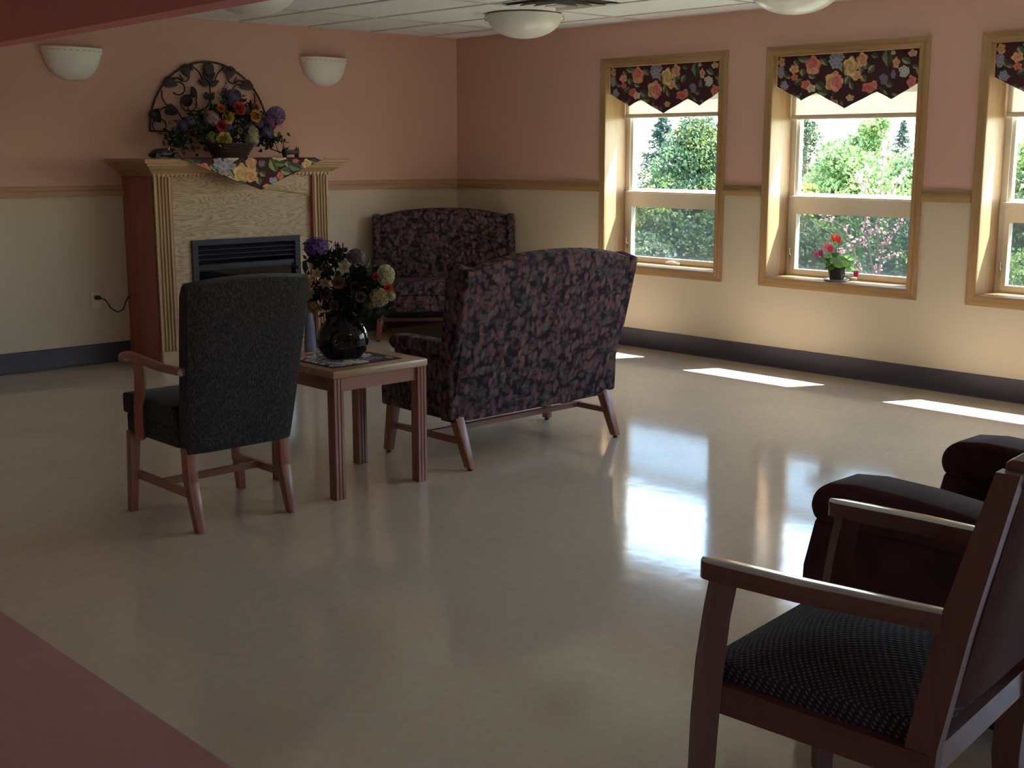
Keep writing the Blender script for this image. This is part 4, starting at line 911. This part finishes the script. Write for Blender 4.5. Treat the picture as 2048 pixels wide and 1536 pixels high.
def make_settee(label, loc, rz):
    r = thing('wing_settee', label, 'settee', loc, rz, 'leaf-patterned wing settees')
    rear = lambda z: -0.225 - 0.17 * max(0, (z - 0.22)) / 0.80
    slab(0.225, lambda u: 0.958 + 0.072 * (1 - abs(u) ** 2.4), lambda t: 0.552 + 0.012 * t, rear, 0.12, 22).build('backrest', 'leaf_fabric', r, 0.9)
    MB().rbox(-0.545, 0.545, -0.16, 0.315, 0.235, 0.375, 0.02).build('seat_base', 'leaf_fabric', r, 0.9)
    MB().rbox(-0.50, 0.50, -0.10, 0.325, 0.372, 0.475, 0.032, 3, 0.015).build('seat_cushion', 'leaf_fabric', r, 0.9)
    for s in (-1, 1):
        a, b = sorted((s * 0.515, s * 0.585))
        MB().prism([(-0.225, 0.24), (0.305, 0.245), (0.31, 0.40), (0.265, 0.47), (0.195, 0.52), (0.195, 0.565), (-0.24, 0.575)], 'x', a, b, 0.014).build('side_panel', 'leaf_fabric', r, 0.9)
        a, b = sorted((s * 0.503, s * 0.604))
        MB().prism([(-0.20, 0.552), (0.19, 0.545), (0.215, 0.565), (0.215, 0.595), (0.19, 0.617), (-0.05, 0.615), (-0.22, 0.620)], 'x', a, b, 0.024, 3).build('arm_pad', 'leaf_fabric', r, 0.9)
        a, b = sorted((s * 0.528, s * 0.592))
        MB().prism([(-0.25, 0.50), (-0.165, 0.50), (-0.170, 0.66), (-0.195, 0.80), (-0.205, 0.93), (-0.225, 0.978), (-0.27, 0.985), (-0.372, 0.962), (-0.36, 0.90), (-0.29, 0.62)], 'x', a, b, 0.018, 3).build('wing', 'leaf_fabric', r, 0.9)
        for nm, p0, p1 in (('leg', (s * 0.565, 0.275, 0.012), (s * 0.535, 0.265, 0.255)), ('leg', (s * 0.515, -0.292, 0.012), (s * 0.515, -0.190, 0.255))):
            l = MB().beam(p0, p1, (0.038, 0.042), (0.052, 0.056), 0.004).build(nm, 'cherry', r)
            MB().lathe([(0.012, 0.0), (0.014, 0.004), (0.010, 0.014)], 12, (p0[0], p0[1], 0)).build('glide', 'black', l)
        MB().prism([(-0.245, 0.122), (0.27, 0.122), (0.27, 0.150), (-0.232, 0.150)], 'x', s * 0.530 - 0.011, s * 0.530 + 0.011).build('side_stretcher', 'cherry_y', r, ang=0)
    MB().box(-0.52, 0.52, -0.012, 0.012, 0.124, 0.150).build('cross_stretcher', 'cherry_x', r, ang=0)
    return r
make_settee('leaf-patterned wing settee with its back to the camera, beside the side table', (4.335, 4.65, 0), 0.0)
# same kind in the far corner, turned to face the room
th = math.radians(37); rd = Vector((math.cos(th), -math.sin(th), 0)); bd_ = Vector((math.sin(th), math.cos(th), 0))
c2 = Vector((6.0, 7.95, 0)) + rd * 0.565 + bd_ * 0.272
make_settee('leaf-patterned wing settee across the far corner, facing the room', (c2.x, c2.y, 0), PI - th)

def make_highback(label, loc):
    r = thing('highback_armchair', label, 'armchair', loc)
    rear = lambda z: -0.238 - 0.135 * max(0, (z - 0.31)) / 0.71
    slab(0.318, lambda u: 1.005 + 0.018 * (1 - u * u), lambda t: 0.236 + 0.040 * t ** 0.8, rear, 0.10, 14).build('backrest', 'fleck', r, 0.9)
    MB().rbox(-0.255, 0.255, -0.17, 0.262, 0.335, 0.425, 0.016).build('seat_base', 'fleck', r, 0.9)
    MB().rbox(-0.262, 0.262, -0.15, 0.275, 0.420, 0.505, 0.030, 3, 0.016).build('seat_cushion', 'fleck', r, 0.9)
    for s in (-1, 1):
        MB().tube([(s * 0.285, 0.195, 0.655), (s * 0.286, 0.180, 0.672), (s * 0.286, 0.140, 0.680), (s * 0.286, 0.06, 0.676), (s * 0.283, -0.10, 0.664), (s * 0.272, -0.27, 0.660)], [0.022, 0.027, 0.027, 0.025, 0.024, 0.022], 10, sq=(1.0, 0.72)).build('armrest', 'cherry_y', r, 0.9)
        pp = [(s * 0.286, 0.060, 0.665), (s * 0.288, 0.045, 0.62), (s * 0.288, 0.052, 0.56), (s * 0.284, 0.078, 0.48), (s * 0.281, 0.088, 0.40), (s * 0.280, 0.088, 0.338)]
        MB().tube(pp, [0.030, 0.027, 0.025, 0.024, 0.024, 0.024], 4, sq=(1.25, 1.0)).build('arm_post', 'cherry', r, 0.5)
        MB().beam((s * 0.262, 0.232, 0), (s * 0.238, 0.235, 0.345), (0.034, 0.034), (0.046, 0.046), 0.004).build('leg', 'cherry', r)
        MB().beam((s * 0.215, -0.250, 0), (s * 0.215, -0.190, 0.20), (0.036, 0.038), (0.044, 0.05), 0.003).beam((s * 0.215, -0.190, 0.198), (s * 0.215, -0.185, 0.345), (0.044, 0.05), (0.046, 0.052), 0.003).build('leg', 'cherry', r)
        MB().prism([(-0.205, 0.140), (0.235, 0.140), (0.235, 0.172), (-0.195, 0.172)], 'x', s * 0.232 - 0.010, s * 0.232 + 0.010).build('side_stretcher', 'cherry_y', r, ang=0)
    MB().box(-0.225, 0.225, 0.02, 0.042, 0.142, 0.170).build('cross_stretcher', 'cherry_x', r, ang=0)
make_highback('dark grey flecked high-back armchair seen from behind, left of the side table', (2.595, 4.60, 0))

# side table -----------------------------------------------------------
tb = thing('side_table', 'square oak-topped side table with reeded cherry legs between armchair and settee', 'table', (3.302, 4.612, 0))
MB().rbox(-0.262, 0.262, -0.262, 0.262, 0.537, 0.574, 0.010, 2).build('table_top', 'table_top', tb)
def reeded(cx, cy, w=0.052):
    h = w / 2; T = ((0.04, 0), (0.28, 0), (0.33, 0.004), (0.38, 0), (0.62, 0), (0.67, 0.004), (0.72, 0), (0.96, 0)); pts = []
    for k_ in range(4):
        c, s_ = round(math.cos(k_ * PI / 2)), round(math.sin(k_ * PI / 2))
        for t, dp in T:
            x, y = -h + t * w, -(h - dp); pts.append((cx + x * c - y * s_, cy + x * s_ + y * c))
    return MB().prism(pts, 'z', 0.0, 0.537)
for sx in (-1, 1):
    for sy in (-1, 1): reeded(sx * 0.230, sy * 0.230).build('leg', 'cherry', tb, ang=0.3)
for s in (-1, 1):
    MB().box(-0.205, 0.205, s * 0.234 - 0.009, s * 0.234 + 0.009, 0.478, 0.537).build('apron', 'cherry_x', tb, ang=0)
    MB().box(s * 0.234 - 0.009, s * 0.234 + 0.009, -0.205, 0.205, 0.478, 0.537).build('apron', 'cherry_y', tb, ang=0)
# printed place mat under the vase
nn = 120; P = []; vs = []
for j in range(nn + 1):
    for i in range(nn + 1): vs.append((-0.19 + 0.38 * i / nn, -0.19 + 0.38 * j / nn, 0.0)); P.append((i / nn * 1000, j / nn * 1000))
fs = [(j * (nn + 1) + i, j * (nn + 1) + i + 1, (j + 1) * (nn + 1) + i + 1, (j + 1) * (nn + 1) + i) for j in range(nn) for i in range(nn)]
me = MB().add(vs, fs).mesh('place_mat', 'print', 1.0); rr_ = random.Random(4)
its = [(K_, rr_.uniform(60, 940), rr_.uniform(60, 940), 190, 190, rr_.choice(['white', 'blue', 'purple', 'cream'])) for _ in range(26)] + [(F_, rr_.uniform(60, 940), rr_.uniform(60, 940), 150, 80, 'white', rr_.uniform(0, 3)) for _ in range(20)] + [(R_, rr_.uniform(80, 920), rr_.uniform(80, 920), 130, 130, 'cream') for _ in range(8)]
pcol = paint(np.array(P), its); e_ = np.array([(min(a, b, 1000 - a, 1000 - b) < 30) for a, b in P]); pcol[e_] = (0.03, 0.022, 0.035)
setcol(me, pcol); o = put('place_mat', me); o.location = (3.275, 4.605, 0.5742)
md = o.modifiers.new('cloth_thickness', 'SOLIDIFY'); md.thickness = 0.003; md.offset = 1.0
tag(o, 'patterned square place mat lying on the side table under the black vase', 'place mat')

# wooden open-arm chair at lower right --------------------------------
fc = thing('wooden_armchair', 'dark wood open-arm chair with dotted navy seat at lower right', 'chair', (2.262, 1.270, 0), math.radians(6.5))
zA = 0.69
for s in (-1, 1):
    # arm: flat board with rounded front end, slightly bowed
    def arm_c(y): return s * (0.284 if y > 0.05 else 0.284 - 0.079 * (0.05 - y)), (0.0255 if y > 0.05 else 0.0255 - 0.022 * (0.05 - y))
    YA0, YA1 = 0.270, -0.222
    def arm_s(y):
        c, w = arm_c(y)
        if y > 0.246: w *= math.sqrt(max(0.0, 1 - ((y - 0.246) / 0.0262) ** 2))
        return c, w
    rows = [0.2715, 0.269, 0.264, 0.257, 0.246] + list(np.linspace(0.22, YA1, 14)); vs = []; fs = []; nq = 9
    for y in rows:
        c, w = arm_s(y); sec = [(-1, -0.038), (-1, -0.0045)] + [(q, -0.0034 * abs(q) ** 1.2) for q in np.linspace(-0.95, 0.95, nq)] + [(1, -0.0045), (1, -0.038)]
        vs += [(c + w * q, y, zA + dz) for q, dz in sec]
    k_ = nq + 4
    for i in range(len(rows) - 1):
        for j in range(k_): fs.append((i * k_ + j, (i + 1) * k_ + j, (i + 1) * k_ + (j + 1) % k_, i * k_ + (j + 1) % k_))
    fs += [tuple(range(k_)), tuple(range((len(rows) - 1) * k_ + k_ - 1, (len(rows) - 1) * k_ - 1, -1))]
    MB().add(vs, fs).build('armrest', 'cherry_gloss', fc, 0.5)
    # front leg, running up to the arm, gently bowed
    lp = [(s * 0.282, 0.222, zA - 0.033), (s * 0.282, 0.236, 0.58), (s * 0.282, 0.250, 0.46), (s * 0.282, 0.258, 0.34), (s * 0.284, 0.262, 0.2), (s * 0.284, 0.260, 0.0)]
    MB().tube(lp, [0.032, 0.032, 0.034, 0.034, 0.032, 0.028], 4, sq=(1.0, 1.0)).build('front_leg', 'walnut', fc, 0.5)
    bp = [(s * 0.258, -0.205, 0.0), (s * 0.258, -0.187, 0.20), (s * 0.258, -0.197, 0.42), (s * 0.258, -0.242, 0.66), (s * 0.258, -0.317, 0.96)]
    for (p0, p1) in zip(bp[:-1], bp[1:]): pass
    m_ = MB(); w_, d_ = 0.034, 0.060
    v_ = []
    for k_, (x, y, z) in enumerate(bp):
        d2 = d_ * (0.72 if k_ == 0 else 1.0 if k_ < 4 else 0.7); v_ += [(x - w_ / 2, y - d2 / 2, z), (x + w_ / 2, y - d2 / 2, z), (x + w_ / 2, y + d2 / 2, z), (x - w_ / 2, y + d2 / 2, z)]
    f_ = [(0, 3, 2, 1), (16, 17, 18, 19)] + [(4 * k_ + j, 4 * k_ + (j + 1) % 4, 4 * k_ + 4 + (j + 1) % 4, 4 * k_ + 4 + j) for k_ in range(4) for j in range(4)]
    m_.add(v_, f_).build('back_post', 'walnut', fc, 0.35)
    MB().prism([(-0.215, 0.352), (0.245, 0.362), (0.245, 0.425), (-0.215, 0.410)], 'x', s * 0.268 - 0.012, s * 0.268 + 0.012).build('side_rail', 'walnut_y', fc, ang=0)
MB().box(-0.27, 0.27, 0.235, 0.260, 0.362, 0.425).build('front_rail', 'walnut_x', fc, ang=0)
MB().box(-0.25, 0.25, -0.215, -0.19, 0.352, 0.410).build('rear_rail', 'walnut_x', fc, ang=0)
MB().rbox(-0.254, 0.254, -0.190, 0.278, 0.402, 0.462, 0.030, 4, 0.055).build('seat_cushion', 'dots', fc, 0.9)
slab(0.50, lambda u: 0.93 + 0.01 * (1 - u * u), lambda t: 0.240, lambda z: -0.240 - 0.09 * (z - 0.5) / 0.43 - 0.02, 0.055, 12).build('backrest', 'brown', fc, 0.9)
MB().rbox(-0.241, 0.241, -0.347, -0.297, 0.925, 0.975, 0.012).build('top_rail', 'walnut_x', fc)

# brown recliner beyond it ----------------------------------------------
rc = thing('recliner', 'maroon-brown upholstered recliner behind the wooden armchair, at right edge', 'recliner', (3.32, 1.42, 0))
def arm_prof(s):
    top = [(0.43, 0.50), (0.445, 0.545), (0.43, 0.588), (0.39, 0.612), (0.30, 0.622), (0.15, 0.618), (0.0, 0.605), (-0.12, 0.585), (-0.20, 0.565)]
    return top
for s in (-1, 1):
    a, b = sorted((s * 0.275, s * 0.445))
    MB().prism([(0.455, 0.06), (0.475, 0.20), (0.47, 0.36), (0.435, 0.51), (-0.36, 0.51), (-0.40, 0.06)], 'x', a + 0.012, b - 0.012, 0.02, 3).build('side_panel', 'brown', rc, 0.9)
    MB().prism(arm_prof(s) + [(-0.22, 0.50)], 'x', a - 0.006, b + 0.006, 0.035, 4).build('arm_pad', 'brown', rc, 0.9)
    MB().tube([(s * 0.36, -0.19, 0.545), (s * 0.36, -0.26, 0.535)], 0.045, 12).build('arm_roll', 'brown', rc, 0.9)
    MB().box(s * 0.36 - 0.03, s * 0.36 + 0.03, 0.36, 0.42, 0, 0.07).build('foot', 'black', rc, ang=0); MB().box(s * 0.36 - 0.03, s * 0.36 + 0.03, -0.38, -0.32, 0, 0.07).build('foot', 'black', rc, ang=0)
MB().rbox(-0.275, 0.275, -0.20, 0.40, 0.28, 0.44, 0.045, 4, 0.03).build('seat_cushion', 'brown', rc, 0.9)
MB().rbox(-0.272, 0.272, 0.36, 0.45, 0.07, 0.36, 0.03, 3).build('footrest', 'brown', rc, 0.9)
MB().rbox(-0.30, 0.30, -0.38, -0.17, 0.25, 0.62, 0.05, 4).build('lower_back', 'brown', rc, 0.9)
MB().rbox(-0.33, 0.33, -0.48, -0.24, 0.56, 0.98, 0.08, 5).build('head_cushion', 'brown', rc, 0.9)

# potted cyclamen on the window sill --------------------------------
pp_ = thing('potted_cyclamen', 'red-flowered potted cyclamen in dark pot on the middle window sill', 'plant', (7.42, 4.675, WZ0))
MB().lathe([(0.001, 0.006), (0.044, 0.006), (0.050, 0.02), (0.062, 0.085), (0.066, 0.088), (0.066, 0.098), (0.058, 0.098), (0.054, 0.08), (0.001, 0.078)], 24, cap=False).build('pot', 'pot', pp_)
MB().lathe([(0.001, 0.0), (0.075, 0.0), (0.088, 0.012), (0.085, 0.013), (0.072, 0.005), (0.001, 0.005)], 28, cap=False).build('saucer', 'saucer', pp_)
lr = random.Random(9)
def heart_leaf(c, nrm, s_, col, kid=None):
    B = basis(nrm); v_ = [Vector(c)]; cl = [[x * 0.8 for x in col]]
    for i in range(14):
        a = 2 * PI * i / 14; rr = s_ * (0.9 - 0.22 * math.cos(a) + 0.18 * abs(math.sin(a))) * (0.75 if i == 0 else 1)
        v_.append(Vector(c) + B @ Vector((rr * math.cos(a), rr * math.sin(a), -0.18 * s_ * (rr / s_) ** 2))); cl.append([x * lr.uniform(0.9, 1.2) for x in col])
    attr_build('leaf', v_, [(0, i + 1, (i + 1) % 14 + 1) for i in range(14)], cl, pp_, 'leaf_attr')
sm = MB()
for q in range(26):
    a = q * 2.4; rr = 0.045 + 0.085 * ((q % 7) / 6); z = 0.125 + 0.075 * lr.random() - 0.04 * (rr / 0.13)
    c = (rr * math.cos(a) * 0.8, rr * math.sin(a), z); heart_leaf(c, (math.cos(a) * 0.6, math.sin(a) * 0.6, 0.9), 0.030 + 0.012 * lr.random(), lr.choice([(0.16, 0.34, 0.05), (0.10, 0.24, 0.05), (0.22, 0.42, 0.07), (0.13, 0.26, 0.09)]))
    sm.tube([(0, 0, 0.08), (c[0] * 0.5, c[1] * 0.5, z * 0.8), c], 0.0022, 5)
fl_ = [(0.0, 0.035, 0.275, (0.75, 0.05, 0.03)), (0.0, -0.005, 0.268, (0.72, 0.06, 0.03)), (-0.01, 0.015, 0.285, (0.75, 0.08, 0.04)), (0, 0.085, 0.225, (0.75, 0.22, 0.28)), (0.0, 0.055, 0.205, (0.72, 0.05, 0.08)), (0.0, 0.165, 0.165, (0.62, 0.14, 0.25)), (0.01, 0.135, 0.170, (0.5, 0.05, 0.16)), (0.0, -0.150, 0.050, (0.55, 0.04, 0.12)), (0, 0.10, 0.215, (0.8, 0.4, 0.42))]
for x, y, z, c in fl_:
    m_ = MB(); v_ = []; f_ = []; cl = []
    for k_ in range(5):
        a = 2 * PI * k_ / 5; b0 = len(v_)
        for i in range(4):
            t = i / 3; wd = 0.011 * math.sin(PI * (0.2 + 0.72 * t)); ro = 0.010 + 0.006 * math.sin(t * 2.5)
            for w in (-1, 1): v_.append((x + ro * math.cos(a) - w * wd * math.sin(a), y + ro * math.sin(a) + w * wd * math.cos(a), z - 0.012 + 0.042 * t)); cl.append(c)
        f_ += [(b0 + 2 * i, b0 + 2 * i + 1, b0 + 2 * i + 3, b0 + 2 * i + 2) for i in range(3)]
    attr_build('flower', v_, f_, cl, pp_, 'leaf_attr'); sm.tube([(0, 0, 0.09), (x * 0.5, y * 0.55, z * 0.7), (x, y, z - 0.01)], 0.0022, 5)
sm.build('stems', 'stem', pp_)

# ================================================================ OUTDOORS
GZ = -3.2
def spot(th, D): return (D * math.sin(th), D * math.cos(th))            # bearing from +y toward +x, distance
def deciduous(name, label, th, D, top, rx, bot, cols, n, size, seed, nb=40, group='trees beyond the windows', taper=0.45):
    n *= 3; size *= 0.55; nb = int(nb * 1.5)
    x, y = spot(th, D); r_ = np.random.default_rng(seed)
    t = thing(name, label, 'tree', (x, y, GZ), group=group)
    zc, rz = (top + bot) / 2 - GZ, (top - bot) / 2
    d = r_.normal(size=(nb, 3)); d /= np.linalg.norm(d, axis=1)[:, None]; rad = r_.uniform(0.25, 1.0, (nb, 1)) ** 0.5
    cen = d * rad * np.array([rx, rx, rz * 1.08]) * 0.86 + np.array([0, 0, zc]); br = rx * r_.uniform(0.16, 0.36, nb)
    # taper the crown toward the top
    k = 1 - taper * np.clip((cen[:, 2] - zc) / rz, -0.3, 1); cen[:, 0] *= k; cen[:, 1] *= k
    i = r_.integers(0, nb, n); q = r_.normal(size=(n, 3)); q /= np.linalg.norm(q, axis=1)[:, None]
    P = cen[i] + q * (br[i] * r_.uniform(0.75, 1.08, n))[:, None] * np.array([1, 1, 0.8])
    P[:, 2] = np.minimum(P[:, 2], top - GZ)
    C = np.array(cols)[r_.integers(0, len(cols), nb)][i] * r_.uniform(0.75, 1.25, (n, 1))
    o = put('crown', quad_mesh('crown', leaves(P, size, 0.7, seed=seed), C, 'leaf_attr'), t); o['kind'] = 'stuff'
    tr = MB().tube([(0, 0, 0), (0.05, 0.02, zc * 0.5), (0.0, 0.0, zc)], [rx * 0.09 + 0.04, rx * 0.07 + 0.03, 0.02], 8)
    for j in range(min(9, nb)): tr.tube([(0, 0, zc * (0.45 + 0.05 * j)), tuple(cen[j] * 0.5 + np.array([0, 0, zc * 0.25])), tuple(cen[j])], [rx * 0.035 + 0.012, 0.02, 0.006], 5)
    tr.build('trunk', 'bark', t); return t
def conifer(name, label, th, D, top, rb, cols, n, size, seed, group='trees beyond the windows'):
    n *= 2; size *= 0.6
    x, y = spot(th, D); r_ = np.random.default_rng(seed); t = thing(name, label, 'tree', (x, y, GZ), group=group); Ht = top - GZ
    nw = 60; per = 9; bh = np.repeat(np.linspace(0.06, 0.985, nw), per) + r_.uniform(-0.012, 0.010, nw * per); ba = r_.uniform(0, 2 * PI, nw * per); bl = rb * (1 - bh) ** 0.85 * r_.uniform(0.65, 1.1, nw * per) + 0.03
    i = r_.integers(0, nw * per, n); s_ = r_.uniform(0.05, 1, n) ** 0.7
    P = np.stack([np.cos(ba[i]) * bl[i] * s_, np.sin(ba[i]) * bl[i] * s_, bh[i] * Ht - 0.18 * bl[i] * s_ + 0.10 * bl[i] * s_ ** 3], 1) + r_.normal(size=(n, 3)) * (0.012 + 0.05 * rb * (1 - bh[i]))[:, None]
    dr = np.stack([np.cos(ba[i]), np.sin(ba[i]), -0.25 * np.ones(n)], 1)
    C = np.array(cols)[r_.integers(0, len(cols), n)] * r_.uniform(0.7, 1.25, (n, 1))
    o = put('branches', quad_mesh('branches', leaves(P, size, 0.32, dr, 0.6, seed), C, 'leaf_attr'), t); o['kind'] = 'stuff'
    MB().tube([(0, 0, 0), (0, 0, Ht * 0.6), (0, 0, Ht * 1.0)], [0.16, 0.09, 0.012], 8).build('trunk', 'bark', t); return t
G1 = [(0.14, 0.23, 0.075), (0.19, 0.29, 0.09), (0.24, 0.33, 0.11)]; GD = [(0.06, 0.105, 0.05), (0.085, 0.14, 0.06), (0.05, 0.09, 0.05)]
GY = [(0.26, 0.30, 0.06), (0.20, 0.27, 0.06), (0.30, 0.30, 0.08)]; GB = [(0.05, 0.09, 0.075), (0.07, 0.12, 0.09)]; GG = [(0.16, 0.22, 0.13), (0.12, 0.18, 0.10), (0.22, 0.27, 0.16)]
TG = 'trees beyond the windows'
conifer('spruce', 'slim bluish spruce seen through the left of the corner window', 0.872, 40, 2.70, 2.4, GB, 5200, 0.24, 31)
deciduous('pyramidal_tree', 'large dark pyramidal tree filling the right of the corner window', 0.898, 34, 2.45, 1.75, -2.4, GD + [(0.13, 0.17, 0.05)], 9000, 0.20, 32, 60, taper=0.85)
deciduous('yellow_shrub', 'sunlit yellow-green tree low at left in the corner window', 0.862, 26, 0.75, 1.0, -2.8, GY + G1, 5200, 0.17, 33, 34)
deciduous('pale_birch', 'pale light-green tree at the right edge of the corner window', 0.928, 29, 1.75, 0.85, -2.6, G1 + GG, 4500, 0.17, 34, 30)
deciduous('grey_willow', 'greyish green bush in the lower left of the corner window', 0.862, 17, 0.55, 0.95, -3.0, GG, 4200, 0.12, 35, 30)
deciduous('dark_thicket', 'dark green thicket low behind the corner window screen', 0.893, 20, 0.85, 1.5, -3.1, GD, 5600, 0.15, 36, 40)
deciduous('silver_shrub', 'light-leaved shrub in the lower right of the corner window', 0.908, 15, 0.42, 0.62, -3.0, GG + [(0.25, 0.30, 0.2)], 3600, 0.09, 37, 26)
conifer('dark_spruce', 'dark spruce at the upper left of the middle window', 0.981, 41, 2.95, 2.4, GD, 5000, 0.22, 41)
deciduous('golden_shrub', 'golden-green sunlit shrub at the left edge of the middle window', 0.983, 25, 1.35, 0.75, -2.8, GY + [(0.36, 0.30, 0.12)], 4200, 0.15, 42, 28)
deciduous('round_maple', 'leafy light-green tree at left centre of the middle window', 1.010, 28, 1.95, 1.65, -2.6, G1, 8000, 0.17, 43, 50)
deciduous('tall_poplar', 'tall light-green poplar rising at the centre of the middle window', 1.030, 36, 2.75, 1.15, -2.4, G1, 6500, 0.17, 44, 44)
deciduous('right_maple', 'broad green tree at the right of the middle window', 1.066, 31, 2.05, 1.6, -2.6, G1 + GD[:1], 8000, 0.17, 45, 50)
conifer('far_spruce', 'small far spruce poking above the trees of the middle window', 1.052, 50, 2.65, 1.7, GB, 3200, 0.22, 46)
deciduous('shaded_hedge_tree', 'dark shaded tree low behind the potted plant', 1.000, 18, 0.75, 1.4, -3.1, GD, 6000, 0.13, 47, 44)
deciduous('shaded_copse_tree', 'dark shaded tree low at the right of the middle window', 1.075, 21, 0.9, 1.5, -3.1, GD + GB, 6000, 0.13, 48, 44)
deciduous('edge_tree', 'green leafy tree seen in the window cut off at right', 1.140, 24, 1.75, 1.6, -2.8, G1 + GD, 6500, 0.16, 49, 44)
deciduous('edge_bush', 'dark green bush low in the window cut off at right', 1.150, 15, 0.62, 1.2, -3.1, GD + G1, 4800, 0.12, 50, 34)
for th_, D_, tp, rx_, sd_, lb in ((0.795, 50, 2.0, 3.6, 61, 'broad distant tree at the far left edge of the corner window'), (0.94, 58, 2.5, 3.4, 62, 'broad distant tree partly hidden by the wall between the two left windows'), (1.115, 42, 2.2, 2.2, 63, 'broad distant tree partly hidden by the wall between the two right windows')):
    deciduous('row_tree', lb, th_, D_, tp, rx_, -3.0, G1 + GD, 5000, 0.22, sd_, 44)
# crab-apple in blossom close to the building
cx_, cy_ = spot(1.036, 13.0); ct_ = thing('crab_apple', 'pink blossoming crab-apple branches outside the middle window', 'tree', (cx_, cy_, GZ), group=TG)
br_ = MB(); pts_ = []; r_ = random.Random(3); rt2 = Vector((math.cos(1.036), -math.sin(1.036), 0))
def CP(px_, py_): return rt2 * ((px_ - 1728) * 0.0052) + Vector((0, 0, 1.5 - (py_ - 317) * 0.0052 - GZ))
br_.tube([Vector((0, 0, 0)), CP(1722, 700), CP(1728, 590)], [0.07, 0.05, 0.035], 8)
for pl_, n2 in [([(1728, 590), (1690, 500), (1660, 462), (1632, 430)], 40), ([(1728, 590), (1715, 480), (1712, 400), (1698, 332)], 44), ([(1720, 520), (1738, 430), (1735, 330), (1738, 300)], 40), ([(1728, 560), (1745, 500), (1768, 455), (1776, 425)], 46),
                ([(1738, 430), (1760, 375), (1772, 350)], 26), ([(1690, 500), (1725, 470), (1748, 462)], 34), ([(1728, 560), (1750, 520), (1775, 508)], 16), ([(1712, 400), (1690, 372), (1702, 350)], 18), ([(1700, 500), (1670, 505), (1680, 512)], 14)]:
    q = [CP(*c) + Vector((r_.uniform(-.06, .06), r_.uniform(-.06, .06), 0)) for c in pl_]
    br_.tube(q, [0.012] + [0.009] * (len(q) - 2) + [0.004], 6)
    for k_ in range(int(n2 * 0.65)):
        t = r_.uniform(0.15, 0.999) * (len(q) - 1); i = int(t); p = q[i].lerp(q[i + 1], t - i); pts_.append(tuple(p + Vector((r_.gauss(0, .02), r_.gauss(0, .02), r_.gauss(0, .02)))))
br_.build('branches', 'bark', ct_)
P = np.array(pts_); P = np.repeat(P, 3, 0) + rng.normal(size=(len(P) * 3, 3)) * 0.012
o = put('blossom', quad_mesh('blossom', leaves(P, 0.034, 0.9, seed=5), np.array([0.72, 0.42, 0.46]) * rng.uniform(0.8, 1.25, (len(P), 1)), 'leaf_attr'), ct_); o['kind'] = 'stuff'
